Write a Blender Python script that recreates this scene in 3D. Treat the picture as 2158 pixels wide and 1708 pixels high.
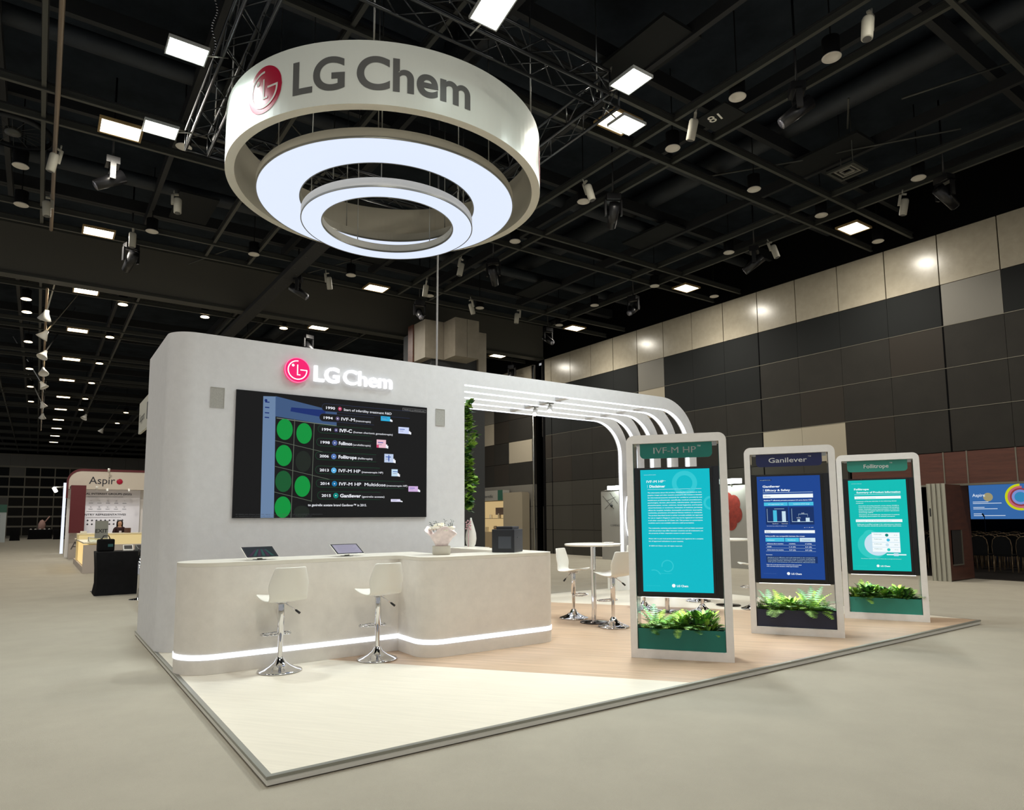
import bpy, bmesh, math, random
from mathutils import Vector, Matrix
PI = math.pi
col = bpy.context.scene.collection
scene = bpy.context.scene
for o in list(bpy.data.objects): bpy.data.objects.remove(o)

# ---------------------------------------------------------------- camera
YAW, PITCH, ROLL = map(math.radians, (35.048, 5.867, -0.436))
FPX, PPY = 1422.32, 945.44
f = Vector((math.sin(YAW)*math.cos(PITCH), math.cos(YAW)*math.cos(PITCH), math.sin(PITCH)))
r = Vector((math.cos(YAW), -math.sin(YAW), 0)); u = r.cross(f)
c_, s_ = math.cos(ROLL), math.sin(ROLL)
r2 = c_*r + s_*u; u2 = -s_*r + c_*u
cam = bpy.data.cameras.new('camera'); camo = bpy.data.objects.new('camera', cam); col.objects.link(camo)
camo.matrix_world = Matrix(((r2.x, u2.x, -f.x, -1.2130), (r2.y, u2.y, -f.y, -4.3180), (r2.z, u2.z, -f.z, 1.6), (0, 0, 0, 1)))
cam.sensor_fit = 'HORIZONTAL'; cam.sensor_width = 36; cam.lens = FPX*36/2158
cam.shift_y = (PPY-854)/2158; cam.clip_end = 300; cam.clip_start = .05
scene.camera = camo

# ---------------------------------------------------------------- world and exposure
w = bpy.data.worlds.new('hall_ambient'); scene.world = w; w.use_nodes = True
w.node_tree.nodes['Background'].inputs[0].default_value = (.97, .98, 1, 1)
w.node_tree.nodes['Background'].inputs[1].default_value = .36
scene.view_settings.view_transform = 'Standard'; scene.view_settings.look = 'None'
scene.view_settings.gamma = 1; scene.view_settings.use_curve_mapping = False
scene.view_settings.exposure = 0.06
P_CEIL, P_FLOOD, E_RING, E_LED, P_NEAR = 85.0, 85.0, 1.0, 2.3, 1.35

# ---------------------------------------------------------------- materials
def srgb(c):
    return tuple(((x/255)/12.92 if x/255 <= .04045 else ((x/255+.055)/1.055)**2.4) for x in c)+(1,)
MATS = {}
def mat(name, rgb, rough=.6, metal=0, spec=.5, noise=0, nscale=6, rough2=None, bump=0, bscale=60, coat=0, stretch=None, trans=0, alpha=1, rot=0):
    if name in MATS: return MATS[name]
    m = bpy.data.materials.new(name); MATS[name] = m; m.use_nodes = True
    nt = m.node_tree; b = nt.nodes['Principled BSDF']
    base = srgb(rgb)
    b.inputs['Base Color'].default_value = base
    b.inputs['Roughness'].default_value = rough; b.inputs['Metallic'].default_value = metal
    b.inputs['Specular IOR Level'].default_value = spec
    b.inputs['Coat Weight'].default_value = coat; b.inputs['Coat Roughness'].default_value = .08
    b.inputs['Transmission Weight'].default_value = trans; b.inputs['Alpha'].default_value = alpha
    if noise or bump:
        tc = nt.nodes.new('ShaderNodeTexCoord'); mp = nt.nodes.new('ShaderNodeMapping')
        nt.links.new(tc.outputs['Object'], mp.inputs[0])
        mp.vector_type = 'TEXTURE'; mp.inputs['Rotation'].default_value = (0, 0, rot)
        if stretch: mp.inputs['Scale'].default_value = tuple(1/q for q in stretch)
    if noise:
        n = nt.nodes.new('ShaderNodeTexNoise'); n.inputs['Scale'].default_value = nscale; n.inputs['Detail'].default_value = 6
        n.inputs['Roughness'].default_value = .62
        nt.links.new(mp.outputs[0], n.inputs['Vector'])
        cr = nt.nodes.new('ShaderNodeValToRGB'); nt.links.new(n.outputs['Fac'], cr.inputs[0])
        cr.color_ramp.elements[0].position = .3; cr.color_ramp.elements[1].position = .7
        cr.color_ramp.elements[0].color = tuple(max(0, x*(1-noise)) for x in base[:3])+(1,)
        cr.color_ramp.elements[1].color = tuple(min(1, x*(1+noise)) for x in base[:3])+(1,)
        nt.links.new(cr.outputs[0], b.inputs['Base Color'])
    if bump:
        n2 = nt.nodes.new('ShaderNodeTexNoise'); n2.inputs['Scale'].default_value = bscale; n2.inputs['Detail'].default_value = 4
        nt.links.new(mp.outputs[0], n2.inputs['Vector'])
        bp = nt.nodes.new('ShaderNodeBump'); bp.inputs['Strength'].default_value = bump; bp.inputs['Distance'].default_value = .01
        nt.links.new(n2.outputs['Fac'], bp.inputs['Height']); nt.links.new(bp.outputs[0], b.inputs['Normal'])
    return m
def emit(name, rgb, strength=1.0):
    if name in MATS: return MATS[name]
    m = bpy.data.materials.new(name); MATS[name] = m; m.use_nodes = True
    b = m.node_tree.nodes['Principled BSDF']
    b.inputs['Base Color'].default_value = (.008, .008, .008, 1); b.inputs['Roughness'].default_value = .3; b.inputs['Specular IOR Level'].default_value = .15
    b.inputs['Emission Color'].default_value = srgb(rgb); b.inputs['Emission Strength'].default_value = strength
    return m
M = mat
carpet = M('carpet_beige', (165, 159, 145), .95, spec=.15, noise=.05, nscale=1.6, bump=.5, bscale=220)
deckblack = M('ceiling_black', (36, 42, 48), .95, spec=.1, noise=.35, nscale=1.3)
rail = M('rail_steel', (66, 67, 62), .5, .3)
raildark = M('rail_dark', (22, 24, 26), .7)
panel_dark = M('panel_dark', (38, 36, 32), .75, spec=.3, noise=.12, nscale=2)
panel_black = M('panel_black', (26, 28, 28), .8, spec=.25)
panel_brown = M('panel_brown', (42, 37, 31), .7, spec=.3)
panel_mid = M('panel_mid', (58, 56, 50), .75, spec=.3)
panel_band = M('panel_band', (166, 158, 141), .24, spec=.5, noise=.08, nscale=5)
panel_grey = M('panel_grey', (112, 109, 101), .6)
panel_beige = M('panel_beige', (164, 155, 137), .7)
joint = M('joint_metal', (120, 116, 104), .4, .6)
void = M('void_black', (10, 10, 11), .95, spec=.05)
beam_dark = M('bulkhead_paint', (92, 90, 84), .85, spec=.2)
redwood = M('red_wood_veneer', (82, 44, 31), .45, noise=.25, nscale=3, stretch=(1, .6, 6))
plaster = M('booth_plaster', (217, 217, 219), .75, spec=.25, noise=.035, nscale=9, bump=.06, bscale=40)
plaster2 = M('kiosk_plaster', (234, 231, 227), .7, spec=.25, noise=.04, nscale=10, bump=.05, bscale=40)
white = M('white_gloss', (232, 230, 222), .3, coat=.3)
whitem = M('white_matte', (226, 224, 216), .65)
chrome = M('chrome', (222, 222, 224), .07, 1)
steel = M('brushed_steel', (170, 170, 165), .3, 1)
alum = M('aluminium_trim', (150, 150, 142), .4, .7)
black = M('black_plastic', (20, 20, 22), .35)
blackm = M('black_cloth', (15, 15, 17), .9, spec=.2, noise=.3, nscale=14)
lam_light = M('cream_laminate', (220, 213, 197), .42, spec=.4, noise=.055, nscale=4, stretch=(.5, 9, 1), rot=math.radians(-52.5))
lam_wood = M('oak_laminate', (184, 158, 132), .42, spec=.4, noise=.2, nscale=3, stretch=(.35, 8, 1), rot=math.radians(-52.5))
drumwhite = M('drum_fabric', (238, 243, 236), .3, spec=.3, coat=.05)
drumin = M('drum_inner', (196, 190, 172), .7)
logored = M('logo_red', (180, 22, 58), .35, spec=.3)
letgrey = M('lettering_grey', (104, 105, 104), .4, spec=.25)
leaf1 = M('leaf_green', (70, 120, 48), .5, spec=.35)
leaf2 = M('leaf_bright', (128, 168, 62), .5, spec=.35)
leaf3 = M('leaf_dark', (36, 76, 38), .5, spec=.35)
soil = M('soil', (40, 32, 26), .95)
trussm = M('truss_steel', (72, 75, 78), .3, .9)
ledw = emit('led_white', (235, 242, 255), E_LED)
lampwarm = emit('panel_light', (255, 244, 214), 9)
lampcool = emit('flood_light', (240, 255, 246), 14)
dlwarm = emit('downlight_lit', (255, 226, 178), 6)
dloff = M('downlight_trim', (205, 200, 190), .4)

# ---------------------------------------------------------------- mesh helper
class MB:
    def __init__(s): s.bm = bmesh.new(); s.mi = 0; s.xf = None
    def v(s, p):
        p = Vector(p)
        return s.bm.verts.new(s.xf @ p if s.xf else p)
    def face(s, pts, mi=None):
        try:
            fc = s.bm.faces.new([s.v(p) for p in pts]); fc.material_index = s.mi if mi is None else mi; return fc
        except ValueError: return None
    def hexa(s, P, mi=None):
        vs = [s.v(p) for p in P]
        for q in ((0, 3, 2, 1), (4, 5, 6, 7), (0, 1, 5, 4), (1, 2, 6, 5), (2, 3, 7, 6), (3, 0, 4, 7)):
            fc = s.bm.faces.new([vs[i] for i in q]); fc.material_index = s.mi if mi is None else mi
        return s
    def box(s, x0, x1, y0, y1, z0, z1, mi=None):
        return s.hexa([(x0, y0, z0), (x1, y0, z0), (x1, y1, z0), (x0, y1, z0), (x0, y0, z1), (x1, y0, z1), (x1, y1, z1), (x0, y1, z1)], mi)
    def tube(s, p, q, r0, r1=None, n=12, cap=True, mi=None):
        p = Vector(p); q = Vector(q); r1 = r0 if r1 is None else r1
        d = (q-p).normalized(); a = d.orthogonal().normalized(); b = d.cross(a)
        A = [s.v(p+(a*math.cos(2*PI*i/n)+b*math.sin(2*PI*i/n))*r0) for i in range(n)]
        B = [s.v(q+(a*math.cos(2*PI*i/n)+b*math.sin(2*PI*i/n))*r1) for i in range(n)]
        fs = [s.bm.faces.new((A[i], A[(i+1) % n], B[(i+1) % n], B[i])) for i in range(n)]
        if cap: fs += [s.bm.faces.new(A[::-1]), s.bm.faces.new(B)]
        for fc in fs: fc.material_index = s.mi if mi is None else mi; fc.smooth = True
        return s
    def path(s, pts, rad, n=8, closed=False):
        for i in range(len(pts)-(0 if closed else 1)): s.tube(pts[i], pts[(i+1) % len(pts)], rad, n=n)
        return s
    def lathe(s, prof, c=(0, 0, 0), n=32, mi=None, sx=1, sy=1):
        rings = []
        for (rr, z) in prof:
            if rr < 1e-6: rings.append([s.v((c[0], c[1], c[2]+z))])
            else: rings.append([s.v((c[0]+sx*rr*math.cos(2*PI*i/n), c[1]+sy*rr*math.sin(2*PI*i/n), c[2]+z)) for i in range(n)])
        for A, B in zip(rings, rings[1:]):
            for i in range(n):
                j = (i+1) % n
                q = [A[0]] if len(A) == 1 else [A[i], A[j]]
                q += [B[0]] if len(B) == 1 else [B[j], B[i]]
                if len(q) > 2:
                    fc = s.bm.faces.new(q); fc.smooth = True; fc.material_index = s.mi if mi is None else mi
        return s
    def prism(s, poly, z0, z1, mi=None, fn=None, holes=False):
        fn = fn or (lambda x, y, z: (x, y, z))
        A = [s.v(fn(x, y, z0)) for x, y in poly]; B = [s.v(fn(x, y, z1)) for x, y in poly]; n = len(poly)
        fs = [s.bm.faces.new(A[::-1]), s.bm.faces.new(B)]+[s.bm.faces.new((A[i], A[(i+1) % n], B[(i+1) % n], B[i])) for i in range(n)]
        for fc in fs: fc.material_index = s.mi if mi is None else mi
        return s
    def loop(s, outer, inner, z0, z1, fn, mi=None):          # frame between two outlines of equal count
        O0 = [s.v(fn(x, y, z0)) for x, y in outer]; I0 = [s.v(fn(x, y, z0)) for x, y in inner]
        O1 = [s.v(fn(x, y, z1)) for x, y in outer]; I1 = [s.v(fn(x, y, z1)) for x, y in inner]; n = len(outer)
        for i in range(n):
            j = (i+1) % n
            for q in ((O0[i], I0[i], I0[j], O0[j]), (O1[i], O1[j], I1[j], I1[i]), (O0[i], O0[j], O1[j], O1[i]), (I0[i], I1[i], I1[j], I0[j])):
                fc = s.bm.faces.new(q); fc.material_index = s.mi if mi is None else mi
        return s
    def build(s, name, mats, parent=None, smooth=None, crease=False, bevel=0, subd=0, solid=0, auto=True):
        if not isinstance(mats, (list, tuple)): mats = [mats]
        bmesh.ops.recalc_face_normals(s.bm, faces=s.bm.faces[:]) if auto else None
        if crease:
            for fc in s.bm.faces: fc.smooth = True
            for e in s.bm.edges: e.smooth = len(e.link_faces) == 2 and e.calc_face_angle(0) < .5
        me = bpy.data.meshes.new(name); s.bm.to_mesh(me); s.bm.free()
        for m in mats: me.materials.append(m)
        if smooth is not None:
            for p in me.polygons: p.use_smooth = smooth
        o = bpy.data.objects.new(name, me); col.objects.link(o)
        if parent: o.parent = parent
        if solid: md = o.modifiers.new('thickness', 'SOLIDIFY'); md.thickness = solid; md.offset = 0
        if bevel: md = o.modifiers.new('bevel', 'BEVEL'); md.width = bevel; md.segments = 2; md.limit_method = 'ANGLE'; md.angle_limit = .6
        if subd: md = o.modifiers.new('subd', 'SUBSURF'); md.levels = subd; md.render_levels = subd
        return o
def tag(o, label, cat, group=None, kind=None):
    o['label'] = label; o['category'] = cat
    if group: o['group'] = group
    if kind: o['kind'] = kind
    return o
def thing(name, label, cat, loc=(0, 0, 0), rz=0, group=None):
    o = bpy.data.objects.new(name, None); col.objects.link(o); o.location = loc; o.rotation_euler = (0, 0, rz); o.empty_display_size = .1
    return tag(o, label, cat, group)
def struct(o): o['kind'] = 'structure'; return o
def dup(o, loc=None, rz=None, label=None, group=None):
    def cp(a, par):
        c = a.copy(); col.objects.link(c)
        if par: c.parent = par
        for ch in list(kids.get(a.name, [])): cp(ch, c)
        return c
    kids = {}
    for x in bpy.data.objects:
        if x.parent: kids.setdefault(x.parent.name, []).append(x)
    c = cp(o, None)
    if loc is not None: c.location = loc
    if rz is not None: c.rotation_euler = (0, 0, rz)
    if label: c['label'] = label
    if group: c['group'] = group
    return c
def area(name, loc, power, size, sizey=None, color=(1, 1, 1), rot=(0, 0, 0), parent=None, spread=PI):
    l = bpy.data.lights.new(name, 'AREA'); l.energy = power; l.color = color; l.shape = 'RECTANGLE'; l.size = size; l.size_y = sizey or size; l.spread = spread
    o = bpy.data.objects.new(name, l); col.objects.link(o); o.location = loc; o.rotation_euler = rot
    if parent: o.parent = parent
    return o
def spot(name, loc, tgt, power, ang=.9, color=(1, 1, 1), parent=None, blend=.5):
    l = bpy.data.lights.new(name, 'SPOT'); l.energy = power; l.color = color; l.spot_size = ang; l.spot_blend = blend; l.shadow_soft_size = .06
    o = bpy.data.objects.new(name, l); col.objects.link(o); o.location = loc
    o.rotation_euler = (Vector(tgt)-Vector(loc)).to_track_quat('-Z', 'Y').to_euler()
    if parent: o.parent = parent
    return o

# ---------------------------------------------------------------- lettering
def text(mb, s, size, *a, bold=0, **k):
    """capital M thickens badly by outline offset, so heavy strings with it are laid as side-by-side copies"""
    if 'M' in s and bold:
        k0 = dict(k); f0 = k0.pop('fn', None); o = Vector(k0.pop('o', a[0] if a else (0, 0, 0))); dx = Vector(k.get('dx', (1, 0, 0))).normalized()
        for q in (-.5, 0, .5): _text(mb, s, size, o+dx*q*bold*size*1.6, *a[1:], bold=0, **k0)
        return
    return _text(mb, s, size, *a, bold=bold, **k)
def _text(mb, s, size, o, dx=(1, 0, 0), dy=(0, 0, 1), mi=0, depth=0, bold=0, align='LEFT', width=None, res=3, fn=None, shear=0):
    """solid or flat lettering; o = baseline start; size = cap height"""
    cu = bpy.data.curves.new('t', 'FONT'); cu.body = s; cu.size = 1; cu.offset = bold; cu.resolution_u = res; cu.fill_mode = 'BOTH' if depth else 'FRONT'
    cu.extrude = .001 if depth else 0; cu.shear = shear
    ob = bpy.data.objects.new('t', cu); me = bpy.data.meshes.new_from_object(ob)
    bpy.data.objects.remove(ob); bpy.data.curves.remove(cu)
    if not me.vertices: return 0
    xs = [v.co.x for v in me.vertices]; x0, x1 = min(xs), max(xs)
    k = size/.729; kx = k if width is None else width/(x1-x0)
    W = (x1-x0)*kx; off = {'LEFT': 0, 'CENTER': -W/2, 'RIGHT': -W}[align]
    o = Vector(o); dx = Vector(dx).normalized(); dy = Vector(dy).normalized(); n = dx.cross(dy)
    vs = []
    for v in me.vertices:
        X = (v.co.x-x0)*kx+off; Y = v.co.y*k; Z = (depth if v.co.z > 0 else 0) if depth else 0
        vs.append(mb.v(fn(X, Y, Z) if fn else o+dx*X+dy*Y+n*Z))
    for p in me.polygons:
        try: fc = mb.bm.faces.new([vs[i] for i in p.vertices]); fc.material_index = mi
        except ValueError: pass
    bpy.data.meshes.remove(me)
    return W
def logo_parts(put_red, put_white, R, n=72):
    """round emblem: disc, open ring with bar, upright letter and dot; put_(polys) receive 2D polygons"""
    put_red([[(R*math.cos(2*PI*i/n), R*math.sin(2*PI*i/n)) for i in range(n)]])
    W = []; r0, r1 = .70*R, .79*R
    a0, a1 = math.radians(86), math.radians(360)
    K = 54
    for i in range(K):
        a = a0+(a1-a0)*i/K; b = a0+(a1-a0)*(i+1)/K
        W.append([(r0*math.cos(a), r0*math.sin(a)), (r1*math.cos(a), r1*math.sin(a)), (r1*math.cos(b), r1*math.sin(b)), (r0*math.cos(b), r0*math.sin(b))])
    W.append([(.22*R, -.002*R), (r1, -.002*R), (r1, .085*R), (.22*R, .085*R)])
    W.append([(-.045*R, -.42*R), (.045*R, -.42*R), (.045*R, .45*R), (-.045*R, .45*R)])
    W.append([(.045*R, -.42*R), (.24*R, -.42*R), (.24*R, -.335*R), (.045*R, -.335*R)])
    W.append([(-.36*R+.11*R*math.cos(2*PI*i/16), .36*R+.11*R*math.sin(2*PI*i/16)) for i in range(16)])
    put_white(W)
def flat_logo(mb, o, R, dx, dy, mired, miwhite, off=.003):
    o = Vector(o); dx = Vector(dx); dy = Vector(dy); n = dx.cross(dy)
    def put(mi, d):
        def g(polys):
            for P in polys: mb.face([o+dx*x+dy*y+n*d for x, y in P], mi)
        return g
    logo_parts(put(mired, 0), put(miwhite, off), R)

# ================================================================ THE HALL
WX = 17.6
fl = MB(); fl.box(-16, WX+.4, -14, 90, -.2, 0); struct(fl.build('floor', carpet))
ce = MB(); ce.box(-16, WX+.4, -14, 90, 10.6, 10.8); struct(ce.build('ceiling', deckblack))

def wall_panels(name, fn, s_edges, z_edges, chooser, mats, gap=.004, depth=.12):
    """panelled wall: each panel stands proud of a dark backing; fn maps (s, d, z) to the hall"""
    m = MB()
    for i in range(len(s_edges)-1):
        for k in range(len(z_edges)-1):
            mi = chooser(i, k, (s_edges[i]+s_edges[i+1])/2, (z_edges[k]+z_edges[k+1])/2)
            if mi is None: continue
            g_ = .014 if k == 7 else gap; a, b, z0, z1 = s_edges[i]+g_, s_edges[i+1]-g_, z_edges[k]+gap*2, z_edges[k+1]-gap*2
            m.hexa([fn(a, 0, z0), fn(b, 0, z0), fn(b, depth, z0), fn(a, depth, z0), fn(a, 0, z1), fn(b, 0, z1), fn(b, depth, z1), fn(a, depth, z1)], mi)
    return struct(m.build(name, mats))
ZR = [0, 1.06, 2.12, 3.17, 4.25, 5.31, 6.41, 7.50, 8.86]
PM = [panel_dark, panel_black, panel_brown, panel_mid, panel_band, panel_grey, panel_beige]
rnd = random.Random(5)
def choose_right(i, k, y, z):
    if z < 3.17 and y < 5.79: return None
    if k == 7: return 4
    if k == 6: return 5 if (12.6 < y < 13.97 or 1.86 < y < 3.19) else 1
    if k == 5: return 6 if 12.6 < y < 13.97 else (2 if 3.19 < y < 4.5 else 0 if y < 8.4 else 1)
    if k == 3 and 5.79 < y < 8.5: return 6
    if k <= 2: return 3
    return 2 if (i*7+k*3) % 5 == 0 else 0
ye = [3.185+1.3485*i for i in range(-12, 13)]+[19.85]
wall_panels('wall_right', lambda s, d, z: (WX+d, s, z), ye, ZR, choose_right, PM)
b = MB()
b.box(WX+.13, WX+.3, 5.79, 19.9, -.05, 8.9); b.box(WX+.13, WX+.3, -13, 5.79, 2.34, 8.9)
b.box(WX-.02, WX+.14, 19.86, 20.0, 0, 8.86); struct(b.build('wall_backing', void))
# metal reveals between the panel rows
b = MB()
for z in (4.25, 5.31, 6.41): b.box(WX-.006, WX+.06, -13, 19.8, z-.008, z+.008)
for y in (3.185, 8.58, 13.97, 19.37): b.box(WX-.004, WX+.06, y-.02, y+.02, .0 if y > 5 else 3.17, 7.5, 1)
struct(b.build('trim_1', [joint, void]))
# red timber header over the folding wall opening
wm = MB()
for a, c in ((-3.6, -2.3), (-2.3, -.9), (-.9, .5), (.5, 1.83), (1.83, 2.86), (2.86, 3.39), (3.39, 5.78)):
    wm.box(WX-.01, WX+.12, a+.012, c-.012, 2.36, 3.16)
struct(wm.build('wall_header', redwood))
b = MB(); b.box(WX-.03, WX+.13, -13, 5.79, 2.31, 2.36)
for y in (1.83, 2.86, 3.39): b.box(WX-.02, WX+.1, y-.014, y+.014, 2.36, 3.17)
struct(b.build('trim_2', joint))
b = MB(); b.box(WX+.1, WX+.16, -13, -3.6, 2.34, 3.17); b.box(WX, WX+.3, 5.72, 5.8, 0, 2.34); struct(b.build('wall_jamb', void))
# far room behind the opening
b = MB(); b.box(WX+.2, 31, -6, 12, -.2, -.005); struct(b.build('floor_meeting_room', M('dark_room_carpet', (50, 42, 34), .95)))
b = MB(); b.box(31, 31.2, -6, 12, 0, 4); b.box(WX+.4, 31, 11.9, 12, 0, 4); b.box(WX+.35, 31.2, -6, 12, 4, 4.1); struct(b.build('wall_meeting_room', void))

# next hall's right wall with a shop-style booth below
def choose_next(i, k, y, z):
    if k == 7: return 4
    if k == 4 and 21.1 < y < 23.0: return 6
    if k == 5 and 24.4 < y < 25.6: return 6
    if k == 6 and 24.4 < y < 25.6: return 5
    if k <= 2: return 5
    return 2 if (i+k) % 2 else 0
ye = [20.95, 21.13, 23.05]+[24.38+1.35*i for i in range(48)]
wall_panels('wall_right_next', lambda s, d, z: (17.8+d, s, z), ye, ZR, choose_next, PM)
b = MB(); b.box(17.95, 18.1, 20.9, 90, 0, 9); struct(b.build('wall_backing_next', void))
b = MB(); b.box(18.3, 18.5, 19.9, 21.2, 0, 8.9, 0); b.box(17.7, 18.4, 20.0, 20.2, 0, 2.1, 1); b.box(17.7, 18.4, 20.0, 20.2, 5.3, 8.86, 1); struct(b.build('wall_pocket', [void, panel_dark]))
b = MB(); b.tube((17.75, 20.95, 0), (17.75, 20.95, 8.8), .05); struct(b.build('trim_3', steel))
# far wall
def choose_far(i, k, x, z):
    if k == 7: return 5
    h = (i*13+k*29) % 17
    if k == 6 and i % 5 == 4: return 5
    if k == 3 and i % 6 == 2: return 5
    return 2 if h == 3 else 1 if k > 3 else 0
xe = [-16+1.35*i for i in range(26)]
wall_panels('wall_back', lambda s, d, z: (s, 86+d, z), xe, ZR, choose_far, PM, gap=.05)
b = MB(); b.box(-16, 18.2, 86.1, 86.3, 0, 9); struct(b.build('wall_backing_far', joint))
b = MB(); b.box(-16, 18.2, 86, 86.6, 8.9, 10.6); struct(b.build('wall_upper_far', void))

# bulkhead between the halls
b = MB(); b.box(-16, WX, 19.9, 20.25, 8.93, 10.5); struct(b.build('wall_bulkhead', beam_dark))
b = MB(); b.box(-16, WX, 19.84, 20.3, 8.86, 8.94); b.box(-16, WX, 19.84, 19.9, 10.42, 10.5); struct(b.build('trim_4', rail))
b = MB(); b.box(WX-.02, WX+.3, -14, 90, 8.86, 10.6); struct(b.build('wall_upper_right', void))
# column with stepped beige cladding
b = MB(); b.box(10.25, 12.55, 17.1, 19.4, 0, 8.7, 0)
struct(b.build('wall_column', M('column_paint', (52, 54, 56), .8)))
b = MB(); z0, z1 = 7.39, 8.8
b.box(9.95, 10.72, 17.02, 18.2, z0, z1); b.box(10.73, 11.22, 16.2, 17.4, z0, z1); b.box(11.235, 11.74, 16.2, 17.4, z0, z1); b.box(12.2, 12.56, 16.98, 17.4, 7.0, z1-.15)
b.box(9.9, 9.95, 17.9, 18.3, z0-.2, z1, 1)
struct(b.build('wall_column_cladding', [M('column_cladding', (146, 138, 124), .6, noise=.08, nscale=4), redwood]))

# ---------------------------------------------------------------- ceiling steelwork
tn = 5
def rail_x(y, x0, x1, z=8.95):
    global tn
    m = MB(); m.box(x0, x1, y-.035, y+.035, z, z+.03); m.box(x0, x1, y-.008, y+.008, z+.03, z+.13); m.box(x0, x1, y-.05, y+.05, z+.13, z+.15, 1)
    struct(m.build('trim_%d' % tn, [rail, raildark])); tn += 1
def rail_y(x, y0, y1, z=8.99):
    global tn
    m = MB(); m.box(x-.035, x+.035, y0, y1, z, z+.03); m.box(x-.008, x+.008, y0, y1, z+.03, z+.13); m.box(x-.05, x+.05, y0, y1, z+.13, z+.15, 1)
    struct(m.build('trim_%d' % tn, [rail, raildark])); tn += 1
for k in range(-2, 3):
    rail_x(3.75+5.42*k, -16, WX); rail_x(4.83+5.42*k, -16, WX)
for k in range(12):
    rail_x(20.75+5.55*k-.55, -16, WX); rail_x(20.75+5.55*k+.55, -16, WX)
for x in (-7.0, -5.9, -1.5, 2.3, 3.45, 8.22, 9.36, 13.6, 14.72):
    rail_y(x, -14, 15.7)
for x in (-7.0, -3.2, -1.5, 1.2, 4.3, 5.4, 9.2, 13.6):
    rail_y(x, 20.3, 85.5)
# perforated service beam running down the hall, slung pipe, dark ducts and joists above the rails
m = MB(); m.box(4.35, 4.75, 10.8, 40, 8.75, 8.9)
for i in range(60): m.tube((4.55+.1*(-1)**i, 11+i*.5, 8.74), (4.55+.1*(-1)**i, 11+i*.5, 8.75), .02, n=6, mi=1)
struct(m.build('trim_%d' % tn, [raildark, rail])); tn += 1
m = MB(); m.tube((-1.30, -13, 8.9), (-1.30, 15.7, 8.9), .04, n=8); m.tube((-1.32, 20.3, 8.7), (-1.32, 60, 8.7), .04, n=8); struct(m.build('trim_%d' % tn, M('pipe_bronze', (140, 122, 100), .45, .5))); tn += 1
for i in range(24):
    m = MB(); y = -12+3.9*i+(rnd.random()-.5)
    if 15.7 < y < 20.3: y = 15.4
    m.box(-16, WX, y, y+.12, 9.7, 10.0); struct(m.build('trim_%d' % tn, raildark)); tn += 1
for i in range(11):
    x = -14+2.9*i+rnd.random(); m = MB(); m.box(x, x+.1, -13, 15.7, 9.45, 9.7); m.box(x, x+.1, 20.3, 85, 9.45, 9.7); struct(m.build('trim_%d' % tn, raildark)); tn += 1
ductm = M('duct_grey', (38, 43, 48), .6, .2, noise=.2, nscale=2)
for i, (x0, y0, x1, y1, rr, nm) in enumerate([(-4.4, -10, -4.4, 15.6, .3, 'over the left aisle'), (4.9, -10, 4.9, 15.6, .3, 'over the centre of the near hall'), (12.1, -8, 12.1, 15.6, .3, 'over the right of the near hall'), (-12, 5.7, 17, 5.7, .2, 'crossing over the ring sign'), (-12, 13.5, 17, 13.5, .2, 'near the bulkhead'), (-12, 8.6, 17, 8.6, .2, 'crossing just behind the ring sign'), (-5.8, 21, -5.8, 80, .35, 'left in the far hall'), (7.5, 21, 7.5, 80, .35, 'right in the far hall')]):
    m = MB(); zz = 10.25 if x0 == x1 else 9.75
    m.tube((x0, y0, zz), (x1, y1, zz), rr*.85, n=16)
    tag(m.build('ventilation_duct', ductm), 'dark round ventilation duct in the ceiling void, %s' % nm, 'duct', 'ceiling ducts')
# angled brace rods in the ceiling void
br = random.Random(11)
for i in range(16):
    x, y = br.uniform(-6, 15), br.uniform(0, 18); a = br.choice((-.9, .9, .5, 1.9)); L = br.uniform(1.5, 3)
    m = MB(); m.tube((x, y, 9.25), (x+L*math.cos(a), y+L*math.sin(a), 9.6), .02, n=6); struct(m.build('trim_%d' % tn, rail)); tn += 1
# faint bulky joist faces
for x in (1.2, 6.5, 12.3):
    for y in (2.4, 7.6, 13): 
        m = MB(); m.box(x, x+.9, y, y+1.7, 9.5, 9.56); struct(m.build('trim_%d' % tn, panel_black)); tn += 1

# ---------------------------------------------------------------- ceiling light panels
def ordinal(i): return ['first', 'second', 'third', 'fourth', 'fifth', 'sixth', 'seventh', 'eighth', 'ninth', 'tenth', 'eleventh', 'twelfth', 'thirteenth'][i]
def make_ceiling_light(L=.64, W=.5):
    t = thing('ceiling_light', '', 'ceiling light')
    m = MB(); m.box(-L/2-.04, L/2+.04, -W/2-.04, W/2+.04, .03, .05); m.box(-L/4, L/4, -W/4, W/4, .05, .12); m.box(-L/2-.04, L/2+.04, -W/2-.04, -W/2, 0, .03); m.box(-L/2-.04, L/2+.04, W/2, W/2+.04, 0, .03); m.box(-L/2-.04, -L/2, -W/2, W/2, 0, .03); m.box(L/2, L/2+.04, -W/2, W/2, 0, .03)
    m.build('light_housing', M('light_housing_paint', (150, 126, 84), .5), t)
    m = MB(); m.box(-L/2, L/2, -W/2, W/2, .01, .03); m.build('diffuser', lampwarm, t)
    return t
proto = make_ceiling_light(); first = True
colname = {-.3: 'left', 7.3: 'middle', 15.6: 'right', -8.2: 'far left'}
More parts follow.
